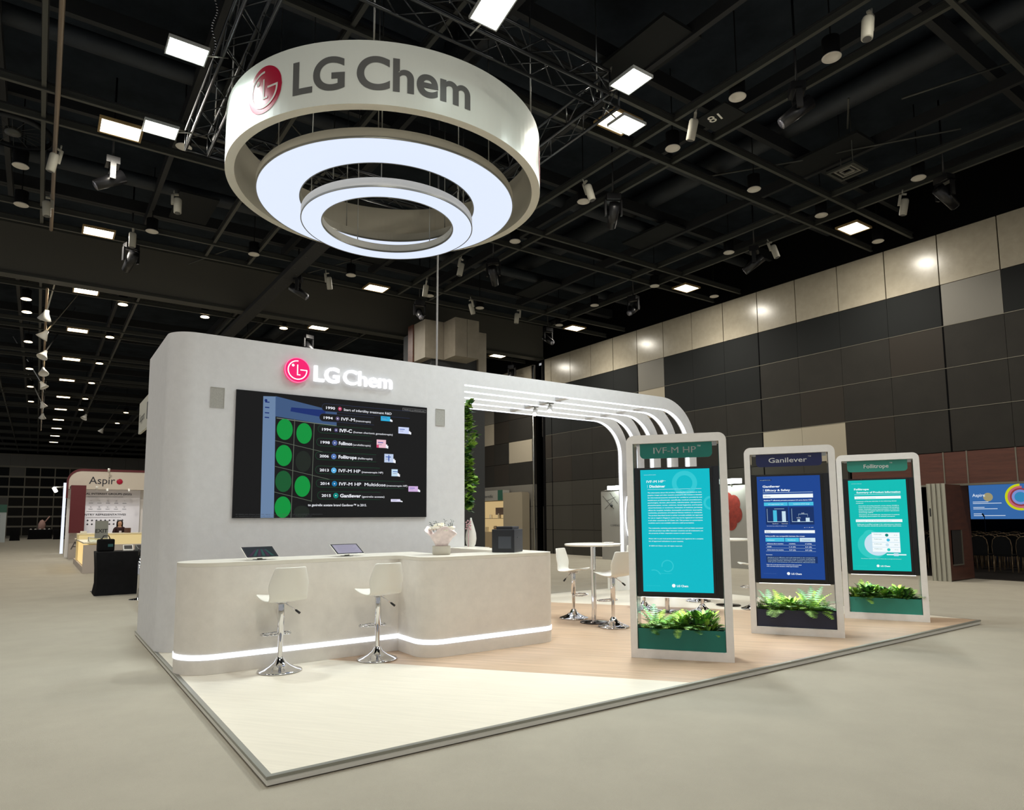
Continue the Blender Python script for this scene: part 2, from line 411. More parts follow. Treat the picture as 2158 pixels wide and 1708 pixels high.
for x in (-.3, 7.3, 15.6, -8.2):
    ys = [4.28, 9.77, 15.33] if x > -1 else [4.28, 9.77]
    if x in (-.3, 15.6): pass
    if x == -.3: ys = [9.77, 15.33]
    if x == 7.3: ys = [4.28, 15.33]
    far = {15.6: [20.7], 7.3: [20.72], -.3: [20.76, 26.2, 31.9, 37.5, 43.4, 48.8, 54.4, 60, 65.8, 71.5]}.get(x, [])
    for i, y in enumerate(ys+far):
        lab = 'lit rectangular ceiling panel, %s of the %s row counting away from the camera' % (ordinal(i), colname[x])
        o = proto if first else dup(proto)
        first = False
        o.location = (x, y, 8.93); o['label'] = lab; o['group'] = 'lit ceiling panels'
        if y < 40: area('panel_lamp', (0, 0, -.03), P_CEIL*(1.7 if y > 20 else 1), .6, .45, (1, .94, .83), parent=o, spread=2.3 if x > 10 else PI)
# extra unseen-row lamps (behind the ring and camera side) light the near hall evenly
for x, y in ((-8.2, -1.2), (-.3, -1.2), (7.3, -1.2), (15.6, -1.2), (-8.2, -6.6), (-.3, -6.6), (7.3, -6.6), (15.6, -6.6)):
    o = dup(proto); o.location = (x, y, 8.93); o['label'] = 'lit ceiling panel above the open carpet in front of the stand'; o['group'] = 'lit ceiling panels'
    for ch in [c for c in bpy.data.objects if c.parent == o and c.type == 'LIGHT']: bpy.data.objects.remove(ch)
    area('panel_lamp', (0, 0, -.03), P_CEIL*P_NEAR, .6, .45, (1, .94, .83), parent=o, spread=2.3 if x > 10 else PI)

# ---------------------------------------------------------------- downlights
def make_downlight(lit):
    t = thing('downlight', '', 'downlight')
    m = MB(); m.lathe([(.13, .0), (.135, .32), (.0, .32)], n=20); m.tube((0, 0, .32), (0, 0, 1.7), .012, n=6); m.build('can', blackm, t)
    m = MB(); m.lathe([(.0, .03), (.09, .02), (.14, -.01), (.15, .0), (.13, .02)], n=24); m.build('reflector', dlwarm if lit else dloff, t)
    return t
du = make_downlight(False); dl_ = make_downlight(True)
spots_ = [(8.83, 1.0), (8.45, 2.5), (8.78, 4.27), (8.81, 7.0), (14.14, 2.06), (14.11, 4.28), (16.87, 4.3), (14.18, 7.04), (16.92, 9.71), (14.5, 10.11), (14.23, 12.65), (14.73, 15.22), (3.32, 14.5), (6.15, 14.55), (9.01, 14.93), (8.8, 9.74), (-1.87, 12.33), (-1.89, 14.44), (.8, 14.39), (.77, 9.66), (11.08, 15.1), (11.6, 4.4)]
DLN = ['largest, nearest at the top right', 'beside the painted ceiling figures', 'right of the ring sign above a speaker', 'level with the right edge of the ring sign', 'near the right edge of the photo', 'left of the warm lit panel at the right', 'right of the warm lit panel at the right', 'third of the right-hand line', 'right of the second warm panel', 'left of the second warm panel', 'fifth of the right-hand line', 'sixth of the right-hand line near the wall corner', 'left of the ring sign bottom before the bulkhead', 'before the bulkhead under the ring sign', 'before the bulkhead right of the cable', 'just right of the ring sign bottom', 'at the far left under the grille', 'at the far left before the bulkhead', 'before the bulkhead beside a stage light', 'at the bottom end of the left truss', 'between the cable and the wall corner', 'below the square air diffuser']
for i, (x, y) in enumerate(spots_):
    o = du if i == 0 else dup(du); o.location = (x, y, 8.9)
    o['label'] = 'unlit round downlight, '+DLN[i]; o['group'] = 'unlit downlights'
k = 0
for x, ys in ((-1.88, (22.6, 24.3, 29.1, 35.1, 40.4, 46)), (.8, (21.5, 26.5, 32, 37.5, 43.2, 48.1)), (3.38, (21.5, 47.9, 54)), (6.16, (21.4, 27)), (-4.6, (22.6, 30, 38))):
    for y in ys:
        o = dl_ if k == 0 else dup(dl_); k += 1; o.location = (x, y, 8.9)
        o['label'] = 'glowing round downlight in the far hall, %s of the %s line' % (ordinal(ys.index(y)), {-1.88: 'left', .8: 'middle', 3.38: 'right', 6.16: 'rightmost', -4.6: 'leftmost'}[x]); o['group'] = 'lit downlights of the far hall'
# ---------------------------------------------------------------- white ceiling speakers
def make_speaker():
    t = thing('ceiling_speaker', '', 'speaker')
    m = MB(); m.lathe([(0, -.28), (.075, -.28), (.1, -.26), (.105, .14), (.09, .18), (0, .18)], n=24); m.build('speaker_body', M('speaker_cream', (170, 167, 154), .6), t)
    m = MB(); m.lathe([(0, -.285), (.075, -.283)], n=24); m.build('speaker_grille', M('grille_grey', (90, 90, 88), .7), t)
    m = MB(); m.box(.1, .17, -.03, .03, .0, .34); m.box(-.02, .17, -.03, .03, .30, .34); m.tube((.1, 0, .34), (.1, 0, .46), .02); m.build('bracket', M('speaker_cream', (170, 167, 154), .6), t)
    return t
sp = make_speaker()
SP = [(8.29, .16), (8.22, 3.31), (8.27, 6.19), (14.71, 2.64), (14.57, 5.89), (8.28, 11.68), (8.29, 13.83), (10.44, 14.61), (12.34, 14.65), (-1.4, 13.66), (-1.32, 11.18), (.39, 14.52), (5.58, 14.83), (1.01, 11.86)]
names = ['nearest of the line beside the centre rails', 'second of the line beside the centre rails', 'third beside the centre rails, right of the ring sign', 'nearest of the right-hand line', 'second of the right-hand line', 'fourth of the line beside the centre rails', 'fifth of the line, beside the cable', 'left of two before the bulkhead', 'right of two before the bulkhead', 'on the bronze pipe just before the bulkhead', 'on the bronze pipe near the round grille', 'before the bulkhead at far left', 'before the bulkhead behind the ring sign', 'under the left rails']
for i, (x, y) in enumerate(SP):
    o = sp if i == 0 else dup(sp); o.location = (x, y, 8.66); o.scale = (.8, .8, .8); o['group'] = 'white ceiling speakers'; o.rotation_euler = (.25*math.sin(i*2), .2*math.cos(i*3), i*.7)
    o['label'] = 'white tubular ceiling speaker, '+names[i]
def make_horn():
    t = thing('horn_speaker', '', 'speaker')
    m = MB(); m.lathe([(0, .15), (.06, .15), (.08, .05), (.2, -.18), (.19, -.18), (.06, .02), (0, .02)], n=16); m.build('horn', whitem, t)
    m = MB(); m.box(-.02, .02, -.02, .02, .1, 2.7); m.build('bracket', steel, t)
    return t
hn = make_horn()
for i, (x, y) in enumerate([(-1.32, 21.7), (-1.33, 24.5), (-1.32, 28), (-1.32, 31.7), (-1.33, 35.4), (-1.29, 42.2), (-1.26, 47.3), (2.37, 53.4), (.98, 46.3)]):
    o = hn if i == 0 else dup(hn); o.location = (x, y, 8.25); o.rotation_euler = (.5, .2, i); o['group'] = 'horn speakers of the far hall'
    o['label'] = 'white horn speaker under the far hall ceiling, %s one going away' % ordinal(i)
# ---------------------------------------------------------------- black moving-head stage lights
def make_moving():
    t = thing('stage_light', '', 'stage light')
    m = MB(); m.box(-.16, .16, -.12, .12, .22, .36); m.tube((0, 0, .36), (0, 0, 2.1), .02); m.build('base', black, t)
    m = MB(); m.box(-.2, -.16, -.05, .05, -.12, .24); m.box(.16, .2, -.05, .05, -.12, .24); m.box(-.2, .2, -.05, .05, .2, .24); m.build('yoke', black, t)
    m = MB(); m.tube((0, -.2, .06), (0, .27, -.27), .13, .1, n=20); m.build('head', black, t)
    m = MB(); m.tube((0, .27, -.27), (0, .28, -.277), .085, n=20); m.build('lens', M('lens_glass', (150, 150, 160), .08, .6), t)
    return t
mv = make_moving()
MV = [(.45, 15.45), (-.34, 10.84), (8.91, 15.44), (4.83, 15.39), (8.94, 11.0), (14.33, 6.34), (14.53, 11.09), (14.5, 15.62), (14.4, 1.67), (9.08, 6.3), (8.95, 1.69), (17.0, 21.6), (7.22, 21.67)]
mn = ['beside the lit panel over the left bulkhead', 'under the rails left of the truss', 'on the bulkhead rail above the stand wall', 'on the bulkhead rail left of the cable', 'hanging right of the ring sign bottom', 'beside the right speakers over the wall', 'over the wall band, middle', 'beside the lit panel near the wall corner', 'nearest one beside the right wall rails', 'under the centre rails right of the ring sign', 'nearest one under the centre rails', 'just past the bulkhead at the right wall', 'just past the bulkhead above the stand wall']
for i, (x, y) in enumerate(MV):
    o = mv if i == 0 else dup(mv); o.location = (x, y, 8.48); o.rotation_euler = (0, 0, i*1.3+.3); o['group'] = 'black moving-head stage lights'; o['label'] = 'black moving-head stage light '+mn[i]
# round grille, square air diffuser, ceiling number
t = thing('round_ceiling_speaker', 'large round dark ceiling grille ring at the top left', 'ceiling grille', (-1.98, 11.2, 9.0))
m = MB(); m.lathe([(.62, 0), (.66, .03), (.66, .1), (.6, .1), (.6, .02)], n=40); m.build('rim', raildark, t)
m = MB(); m.lathe([(0, .0), (.13, .01), (.13, .1), (0, .1)], n=20); m.build('hub', rail, t)
m = MB()
for i in range(16): m.tube((.1*math.cos(i*PI/8), .1*math.sin(i*PI/8), .05), (.62*math.cos(i*PI/8), .62*math.sin(i*PI/8), .05), .006, n=4)
m.build('spokes', raildark, t)
t = thing('air_diffuser', 'square grey ceiling air diffuser near the right wall', 'air diffuser', (12.76, 2.89, 8.98))
m = MB(); fn = lambda x, y, z: (x, y, z)
sq = lambda a: [(-a, -a), (a, -a), (a, a), (-a, a)]
m.loop(sq(.3), sq(.24), 0, .05, fn); m.tube((.27, .27, .05), (.27, .27, 1.62), .01, n=6); m.tube((-.27, -.27, .05), (-.27, -.27, 1.62), .01, n=6); m.build('frame', rail, t)
m = MB(); m.loop(sq(.2), sq(.17), .02, .06, fn); m.loop(sq(.12), sq(.09), .02, .06, fn); m.build('vanes', M('vane_grey', (120, 118, 110), .6), t)
m = MB(); text(m, '81', .22, (8.8, 3.35, 8.97), dx=(.25, -.97, 0), dy=(-.97, -.25, 0), bold=.01); tag(m.build('ceiling_number', whitem), 'white figures painted on the ceiling between the rails', 'number')
m = MB(); m.box(8.5, 9.1, 2.8, 3.5, 8.975, 9.0); struct(m.build('trim_%d' % tn, panel_black)); tn += 1

# ---------------------------------------------------------------- truss square
def truss(name, p, q, label, w_=.36):
    p = Vector(p); q = Vector(q); d = (q-p).normalized(); s = d.cross(Vector((0, 0, 1))).normalized(); L = (q-p).length
    t = thing(name, label, 'truss', group='box truss square over the ring sign')
    cs = [s*a*w_/2+Vector((0, 0, b_*w_/2)) for a, b_ in ((-1, -1), (1, -1), (1, 1), (-1, 1))]
    for c in cs:
        m = MB(); m.tube(p+c, q+c, .026, n=10); m.build('chord', trussm, t)
    m = MB(); n = max(2, int(L/.42)); 
    for fce in range(4):
        A, B = cs[fce], cs[(fce+1) % 4]
        for i in range(n):
            a = p+d*L*i/n; b_ = p+d*L*(i+1)/n
            m.tube(a+(A if i % 2 else B), b_+(B if i % 2 else A), .011, n=6)
    for e in (p, q):
        for fce in range(4): m.tube(e+cs[fce], e+cs[(fce+1) % 4], .02, n=6)
    m.build('lattice', trussm, t); return t
ZT = 8.2
truss('truss_beam', (.75, 2.7, ZT), (.75, 8.05, ZT), 'steel box truss left of the ring sign, running away from the camera')
truss('truss_beam', (.95, 2.9, ZT), (5.6, 2.9, ZT), 'steel box truss nearest the camera, from the top middle to the right floodlights')
truss('truss_beam', (5.78, 2.9, ZT), (5.78, 8.05, ZT), 'steel box truss at the right, running behind the ring sign')
truss('truss_beam', (.95, 7.85, ZT), (5.6, 7.85, ZT), 'steel box truss behind the ring sign, seen through its opening')
# chain hoist and hangers
t = thing('chain_hoist', 'chain hoist hanging above the left truss', 'chain hoist', (.55, 5.75, 8.38))
m = MB()
for i in range(26): m.lathe([(.018, 0), (.024, .012), (.018, .024)], c=(.03*math.sin(i*.5), 0, i*.045), n=6)
m.build('chain', chrome, t)
m = MB(); m.path([(.09*math.cos(a), 0, 1.3+.09*math.sin(a)) for a in [i*PI/8 for i in range(16)]], .018, closed=True); m.build('hook_ring', steel, t)
m = MB(); m.tube((0, 0, 1.38), (0, 0, 2.2), .02); m.build('hanger_rod', M('pipe_bronze', (140, 122, 100), .45, .5), t)
for i, (x, y) in enumerate(((5.78, 3.2), (5.78, 7.6), (.95, 7.6), (2.9, 2.9))):
    m = MB(); m.tube((x, y, ZT+.18), (x, y, 10.55), .012, n=6); tag(m.build('suspension_cable', steel), 'thin steel cable holding the truss %s' % ['at its right near corner', 'at its right far corner', 'at its left far corner', 'at the middle of its near side'][i], 'cable', 'truss suspension cables')
# floodlights on the truss
def make_flood():
    t = thing('floodlight', '', 'floodlight')
    m = MB(); m.box(-.25, .25, -.2, .2, .012, .035); m.box(-.1, .1, -.08, .08, .035, .08); m.box(-.25, .25, -.2, -.185, -.01, .012); m.box(-.25, .25, .185, .2, -.01, .012); m.box(-.25, -.235, -.185, .185, -.01, .012); m.box(.235, .25, -.185, .185, -.01, .012)
    m.build('flood_housing', M('flood_housing_paint', (150, 152, 150), .5), t)
    m = MB(); m.box(-.235, .235, -.185, .185, .0, .012); m.build('flood_lens', lampcool, t)
    m = MB(); m.tube((.25, 0, .04), (.52, 0, .12), .012); m.build('arm', steel, t)
    return t
fd = make_flood()
FL = [(.12, 5.15, 7.9, 0, 'cool white floodlight on the left truss, the upper one'), (.10, 7.4, 7.9, 0, 'cool white floodlight on the left truss, the lower one'), (2.96, 1.95, 7.7, PI/2, 'cool white floodlight at the top middle of the photo'),
      (5.55, 2.23, 7.92, PI/2, 'cool white floodlight at the right truss corner, upper one'), (6.32, 3.1, 7.95, PI, 'cool white floodlight at the right truss corner, just above the warm panel')]
for i, (x, y, z, rz, lab) in enumerate(FL):
    o = fd if i == 0 else dup(fd); o.location = (x, y, z); o.rotation_euler = (0, 0, rz); o['label'] = lab; o['group'] = 'truss floodlights'
    if i == 2: o.rotation_euler = (0, .26, PI/2)
for o in [o for o in bpy.data.objects if o.get('group') == 'truss floodlights']:
    area('flood_lamp', (0, 0, -.03), P_FLOOD, .44, .36, (.9, .99, 1), parent=o, spread=2.1)

# ---------------------------------------------------------------- ring sign
RC = Vector((3.176, 5.361, 0)); R0 = 2.445
def ring_band(m, ro, ri, z0, z1, n=128, mo=0, mi_=1, mb=1, mt=1):
    P = lambda rr, z, i: (RC.x+rr*math.cos(2*PI*i/n), RC.y+rr*math.sin(2*PI*i/n), z)
    for i in range(n):
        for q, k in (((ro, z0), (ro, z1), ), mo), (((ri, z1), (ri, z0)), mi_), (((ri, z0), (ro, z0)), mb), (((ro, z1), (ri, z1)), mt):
            (ra, za), (rb, zb) = q
            fc = m.face([P(ra, za, i), P(ra, za, i+1), P(rb, zb, i+1), P(rb, zb, i)], k)
            fc.smooth = True
t = thing('ring_sign', 'large white round banner drum hanging over the stand, with red emblem and grey lettering', 'hanging sign')
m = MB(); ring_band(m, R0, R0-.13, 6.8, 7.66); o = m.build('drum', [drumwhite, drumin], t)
for p in o.data.polygons: p.use_smooth = abs(p.normal.z) < .5
def on_drum(a0, rr=R0):      # X runs along the drum, anticlockwise seen from above
    return lambda X, Y, Z=0: (RC.x+(rr+.004+Z)*math.cos(a0+X/R0), RC.y+(rr+.004+Z)*math.sin(a0+X/R0), Y)
for k in range(3):
    base = math.radians(-144.4+120*k); F = on_drum(base)
    m = MB(); cu = [('LG', 0, .715), ('Chem', .865, 1.505)]
    for s, x0, wd in cu:
        text(m, s, .45, (0, 0, 0), width=wd, bold=.024, res=10, fn=lambda X, Y, Z, x0=x0: (X+x0, Y+7.005, 0))
    for xx in [i*.04 for i in range(-2, 66)]:
        bmesh.ops.bisect_plane(m.bm, geom=m.bm.verts[:]+m.bm.edges[:]+m.bm.faces[:], plane_co=(xx, 0, 0), plane_no=(1, 0, 0))
    for v in m.bm.verts: v.co = Vector(F(v.co.x, v.co.y, 0))
    m.build('lettering', letgrey, t, auto=False)
    G = on_drum(math.radians(-156.1+120*k)); m = MB()
    def red(polys):
        n = 40; Rr = .325
        for i in range(n):
            x0 = -Rr+2*Rr*i/n; x1 = -Rr+2*Rr*(i+1)/n
            h0 = math.sqrt(max(0, Rr*Rr-x0*x0)); h1 = math.sqrt(max(0, Rr*Rr-x1*x1))
            P = [(x0, -h0), (x1, -h1), (x1, h1), (x0, h0)]
            P = [p for j, p in enumerate(P) if j == 0 or p != P[j-1]]
            m.face([G(x, y+7.225, 0) for x, y in P], 0)
    logo_parts(red, lambda W: [m.face([G(x, y+7.225, .004) for x, y in P], 1) for P in W], .325)
    m.build('emblem', [logored, whitem], t, auto=False)
def ring_light(name, label, ro, ri, z, h, lipi=True):
    t = thing(name, label, 'ring light', group='lit rings below the drum')
    m = MB(); ring_band(m, ro, ri, z+.012, z+h, mo=0, mi_=0, mb=0, mt=0); m.build('ring_body', drumin if ro > 1.5 else whitem, t)
    m = MB(); ring_band(m, ro-.012, ri+.012, z, z+.014, mo=0, mi_=0, mb=0, mt=0); m.build('light_panel', emit('ring_panel', (222, 232, 255), E_RING), t)
    m = MB(); ring_band(m, ro+.004, ro-.012, z-.004, z+.02, mo=0, mi_=0, mb=0, mt=0); ring_band(m, ri+.012, ri-.004, z-.004, z+.02, mo=0, mi_=0, mb=0, mt=0); m.build('edge_trim', alum, t)
    return t
ring_light('ring_light', 'wide lit ring inside the white drum', 2.01, 1.366, 6.61, .14)
ring_light('ring_light', 'small lit ring hanging lowest under the drum', 1.349, 1.03, 6.27, .135)
for i, a in enumerate((.5, 1.6, 2.9, 4.2, 5.4)):
    for rr, z0, nm in ((2.38, 7.6, 'drum'), (1.7, 6.74, 'wide lit ring'), (1.2, 6.39, 'small lit ring')):
        x, y = RC.x+rr*math.cos(a), RC.y+rr*math.sin(a)
        m = MB(); m.tube((x, y, z0), (x, y, 10.62), .008 if rr < 2 else .012, n=6)
        tag(m.build('suspension_cable', steel), 'thin suspension cable of the %s' % nm, 'cable', 'cables of the %s' % nm)
m = MB(); m.tube((5.45, 7.95, 0), (5.52, 7.95, 10.6), .02, n=8); tag(m.build('power_cable', M('cable_grey', (170, 170, 170), .5)), 'long pale cable dropping from the ceiling behind the stand wall', 'cable')

# ================================================================ THE STAND
PZ = .063
def arc(cx, cy, rr, a0, a1, n=8):
    return [(cx+rr*math.cos(math.radians(a0+(a1-a0)*i/n)), cy+rr*math.sin(math.radians(a0+(a1-a0)*i/n))) for i in range(n+1)]
def clip(poly, a, b):        # keep the part to the left of a->b
    out = []
    sd = lambda p: (b[0]-a[0])*(p[1]-a[1])-(b[1]-a[1])*(p[0]-a[0])
    for i in range(len(poly)):
        p, q = poly[i], poly[(i+1) % len(poly)]; sp_, sq_ = sd(p), sd(q)
        if sp_ >= 0: out.append(p)
        if sp_*sq_ < 0: tt = sp_/(sp_-sq_); out.append((p[0]+(q[0]-p[0])*tt, p[1]+(q[1]-p[1])*tt))
    return out
PL = [(0, 0), (10.14, 0), (10.14, 6.67), (0, 6.67)]
t = thing('exhibit_platform', 'low raised stand floor in cream laminate with a diagonal oak band', 'platform')
m = MB(); m.box(.03, 10.11, .03, 6.64, 0, .008); m.box(.002, 10.138, .002, 6.668, .008, .0455); m.build('base', whitem, t)
A0, A1 = (3.87, 0), (-1.27, 6.67); B0, B1 = (10.24, 0), (5.76, 6.67)
IN = [(.035, .035), (10.105, .035), (10.105, 6.635), (.035, 6.635)]
m = MB(); m.prism(clip(IN, A0, A1), .05, .0622); 
m.prism(clip(IN, B1, B0), .05, .0622); m.build('cream_flooring', lam_light, t)
m = MB(); m.prism(clip(clip(IN, A1, A0), B0, B1), .05, .0622); m.build('oak_flooring', lam_wood, t)
m = MB(); fn = lambda x, y, z: (x, y, z)
m.loop(PL, IN, .0455, .0628, fn); m.loop([(-.004, -.004), (10.144, -.004), (10.144, 6.674), (-.004, 6.674)], [(.0, .0), (10.14, 0), (10.14, 6.67), (0, 6.67)], .043, .0622, fn)
m.build('edge_trim', alum, t)

# --- main wall
t = thing('stand_wall', 'tall pale grey stand wall with rounded left corner holding the video screen', 'exhibition wall')
WP = arc(.3, 4.85, .3, 180, 270, 32)+[(4.115, 4.55), (4.115, 6.45), (.0, 6.45)]
m = MB(); m.prism(WP, PZ, 3.9); o = m.build('wall_body', plaster, t, crease=True)
for i, (x0, x1) in enumerate(((.462, .627), (3.61, 3.765))):
    m = MB(); m.loop([(x0, 2.985), (x1, 2.985), (x1, 3.24), (x0, 3.24)], [(x0+.006, 2.991), (x1-.006, 2.991), (x1-.006, 3.234), (x0+.006, 3.234)], 0, .008, lambda x, y, z: (x, 4.55-z, y))
    m.box(x0+.006, x1-.006, 4.546, 4.552, 2.991, 3.234, 1)
    m.build('speaker_panel', [M('speaker_edge', (176, 174, 168), .7), M('speaker_cloth', (168, 167, 162), .9, noise=.1, nscale=60)], t)

# --- video wall
t = thing('video_screen', 'large wall-mounted video screen showing green cells and a product timeline', 'screen')
m = MB(); m.box(.762, 3.452, 4.525, 4.552, 1.62, 3.236); m.build('screen_surface', emit('screen_black', (12, 12, 14), .9), t)
cY = 4.5248
def plate(m, pts, lay, mi=0): m.face([(x, cY-.0006*lay, z) for x, z in pts], mi)
def rect(m, x0, z0, x1, z1, lay, mi=0): plate(m, [(x0, z0), (x1, z0), (x1, z1), (x0, z1)], lay, mi)
def disc(m, x, z, rx, rz_, lay, mi=0, n=32): plate(m, [(x+rx*math.cos(2*PI*i/n), z+rz_*math.sin(2*PI*i/n)) for i in range(n)], lay, mi)
m = MB()
plate(m, [(1.10, 1.622), (1.265, 1.622), (1.25, 2.945), (1.245, 3.19), (1.09, 3.18)], 1, 0)
plate(m, [(1.245, 2.93), (2.07, 2.86), (2.07, 3.06), (1.245, 3.195)], 1, 1)
plate(m, [(1.44, 3.012), (1.91, 2.965), (1.91, 3.066), (1.45, 3.066)], 2, 2)
for zz in (3.1, 3.03, 2.96, 2.9): rect(m, 1.115, zz, 1.17, zz+.014, 2, 2)
disc(m, 1.125, 3.128, .018, .018, 2, 2)
plate(m, [(1.265, 2.905), (1.75, 2.875), (2.07, 2.862), (2.07, 2.87), (1.75, 2.884), (1.265, 2.915)], 2, 3)
m.build('software_window', [emit('scr_blue', (106, 132, 166), .9), emit('scr_blue2', (62, 88, 128), .9), emit('scr_navy', (20, 44, 110), .9), emit('scr_line', (120, 130, 118), .9)], t)
m = MB()
for a, b_ in (((1.495, 2.915), (1.48, 1.622)), ((1.757, 2.88), (1.742, 1.83))):
    plate(m, [(a[0], a[1]), (b_[0], b_[1]), (b_[0]+.008, b_[1]), (a[0]+.008, a[1])], 2)
for a, b_ in (((1.255, 2.611), (2.02, 2.47)), ((1.255, 2.279), (2.02, 2.12)), ((1.26, 1.948), (1.745, 1.834))):
    plate(m, [a, b_, (b_[0], b_[1]+.007), (a[0], a[1]+.007)], 2)
m.build('cell_grid', emit('scr_grid', (92, 100, 88), .9), t)
m = MB()
for i, (x, z, g) in enumerate([(1.374, 2.768, 0), (1.628, 2.732, 0), (1.371, 2.426, 0), (1.374, 2.09, 1), (1.622, 2.031, 0), (1.375, 1.757, 0), (1.625, 2.36, 2), (1.62, 1.70, 2)]):
    disc(m, x, z, .103, .138 if z > 1.72 else .078, 3, g)
m.build('cell_images', [emit('scr_green', (0, 142, 58), .95), emit('scr_green2', (16, 86, 44), .9), emit('scr_green3', (26, 34, 28), .9)], t)
rows = [('1990', 1.947, 3.085, 'Start of infertility treatment R&D', 2.145, 2.869, '', 0, 0, (176, 60, 96)), ('1994', 1.917, 2.947, 'IVF-M', 2.114, 2.315, '(menotropin)', 2.34, 2.561, (96, 84, 120)),
        ('1994', 1.898, 2.787, 'IVF-C', 2.093, 2.279, '(human chorionic gonadotropin)', 2.31, 2.899, (72, 66, 110)), ('1998', 1.883, 2.611, 'Follimon', 2.085, 2.285, '(urofollitropin)', 2.31, 2.566, (80, 96, 150)),
        ('2006', 1.873, 2.425, 'Follitrope', 2.084, 2.353, '(follitropin)', 2.38, 2.594, (84, 118, 178)), ('2013', 1.877, 2.237, 'IVF-M HP', 2.09, 2.409, '(menotropin HP)', 2.44, 2.759, (88, 170, 220)),
        ('2014', 1.89, 2.057, 'IVF-M HP  Multidose', 2.101, 2.79, '(menotropin HP)', 2.815, 3.138, (20, 110, 160)), ('2015', 1.912, 1.897, 'Ganilever', 2.115, 2.425, '(ganirelix acetate)', 2.45, 2.783, (0, 130, 120))]
m = MB(); m3 = MB()
for i, (yr, x, z, nm, xn, xe, sub, xs, xse, c) in enumerate(rows):
    m2 = MB()
    P = arc(x-.035, z+.02, .055, 90, 270, 10)+[(xe+.3, z-.035), (xe+.3, z+.075)]
    plate(m, [(a, b_) for a, b_ in P], 4, 0 if i > 1 else 1)
    P = arc(x-.035, z+.02, .049, 90, 270, 10)+[(xe+.3, z-.029), (xe+.3, z+.069)]
    plate(m, P, 5, 2)
    text(m2, yr, .036, (x-.03, cY-.005, z), bold=.02, width=.125)
    text(m2, nm, .046 if i else .034, (xn+.02, cY-.005, z-.004), bold=.028 if i else .006, width=xe-xn-.01)
    if sub: text(m2, sub, .027, (xs, cY-.005, z-.004), bold=.004, width=xse-xs)
    m2.build('timeline_text', emit('scr_white', (236, 238, 245), 1.0), t, auto=False)
    disc(m3, x+.165, z+.018, .027 if i < 3 else .037, .027 if i < 3 else .037, 6, i); disc(m3, x+.165, z+.018, .008, .008, 7, 8)
m2 = MB(); text(m2, 'to ganirelix acetate brand Ganilever\u2122 in 2015.', .032, (1.70, cY-.005, 1.772), bold=.012, width=.82)
m.build('timeline_rows', [emit('scr_pill', (22, 66, 42), .9), emit('scr_pill2', (40, 48, 74), .9), emit('scr_pill3', (16, 17, 20), .9)], t)
m2.build('subtitle_text', emit('scr_white', (236, 238, 245), 1.0), t, auto=False)
m3.build('timeline_dots', [emit('scr_dot%d' % i, rr_[9], 1) for i, rr_ in enumerate(rows)]+[emit('scr_white', (236, 238, 245), 1.0)], t)
m = MB(); rect(m, 3.055, 3.158, 3.432, 3.2, 3, 0); rect(m, 3.058, 3.161, 3.429, 3.197, 4, 1)
text(m, 'Healthcare professionals only', .018, (3.075, cY-.004, 3.17), width=.335, mi=0)
text(m, '\u00a9 2023 LG Chem Ltd. All rights reserved. This material is provided for information', .012, (.8, cY-.004, 1.66), width=1.1, mi=2)
text(m, 'to healthcare professionals only and may not be reproduced or shared', .012, (.8, cY-.004, 1.637), width=.95, mi=2)
m.build('caption_text', [emit('scr_grey', (150, 150, 150), .9), emit('scr_pill3', (25, 26, 30), .9), emit('scr_dim', (74, 76, 78), .9)], t)
packs = [((2.716, 3.056, 2.86, 2.985), (40, 170, 215)), ((2.99, 2.917, 3.158, 2.822), (205, 215, 248)), ((2.657, 2.713, 2.799, 2.598), (236, 190, 205)), ((2.777, 2.516, 2.915, 2.394), (190, 205, 232)), ((2.89, 2.301, 2.985, 2.201), (195, 222, 240)), ((3.157, 2.065, 3.31, 1.986), (208, 176, 222)), ((2.884, 1.875, 3.03, 1.838), (226, 222, 246))]
pk = [emit('scr_pack%d' % i, c, .95) for i, (q, c) in enumerate(packs)]+[emit('scr_packblue', (60, 90, 170), .9), emit('scr_packgrey', (150, 150, 175), .9), emit('scr_white', (236, 238, 245), 1.0), emit('scr_packpink', (210, 70, 110), .9)]
for i, ((x0, z1, x1, z0), c) in enumerate(packs):
    m = MB(); rect(m, x0, z0, x1, z1, 4, i); zc = (z0+z1)/2; h = z1-z0
    rect(m, x0+.02, zc+.1*h, x0+.1, zc+.2*h, 5, 7); rect(m, x0+.02, zc-.15*h, x0+.08, zc-.08*h, 5, 8)
    rect(m, x1-.002, z0, x1+.02, z0+.45*h, 4, 9); rect(m, x1+.018, z0-.004, x1+.036, z0+.3*h, 4, 9)
    if i == 2: rect(m, 2.657, 2.598, 2.69, 2.64, 6, 10)
    if i == 3: disc(m, 2.845, 2.455, .01, .05, 6, 7)
    m.build('product_picture', pk, t)

# --- illuminated sign above the screen
t = thing('illuminated_sign', 'lit pink round emblem and white block letters above the video screen', 'sign')
m = MB()
logo_parts(lambda Pp: [m.prism(P, 0, .05, 0, fn=lambda x, y, z: (1.512+x, 4.548-z, 3.567+y)) for P in Pp], lambda W: [m.face([(1.512+x, 4.496, 3.567+y) for x, y in P], 1) for P in W], .165)
n = 48; m.loop([(.168*math.cos(2*PI*i/n), .168*math.sin(2*PI*i/n)) for i in range(n)], [(.158*math.cos(2*PI*i/n), .158*math.sin(2*PI*i/n)) for i in range(n)], .04, .054, lambda x, y, z: (1.512+x, 4.548-z, 3.567+y), 2)
m.build('emblem', [emit('sign_pink', (232, 28, 104), 1.1), emit('sign_white', (250, 252, 255), 1.25), emit('sign_pinkrim', (244, 120, 170), 1.1)], t)
m = MB(); text(m, 'LG', .212, (1.742, 4.548, 3.457), depth=.05, bold=.022, width=.352); text(m, 'Chem', .212, (2.152, 4.548, 3.457), depth=.05, bold=.012, width=.73)
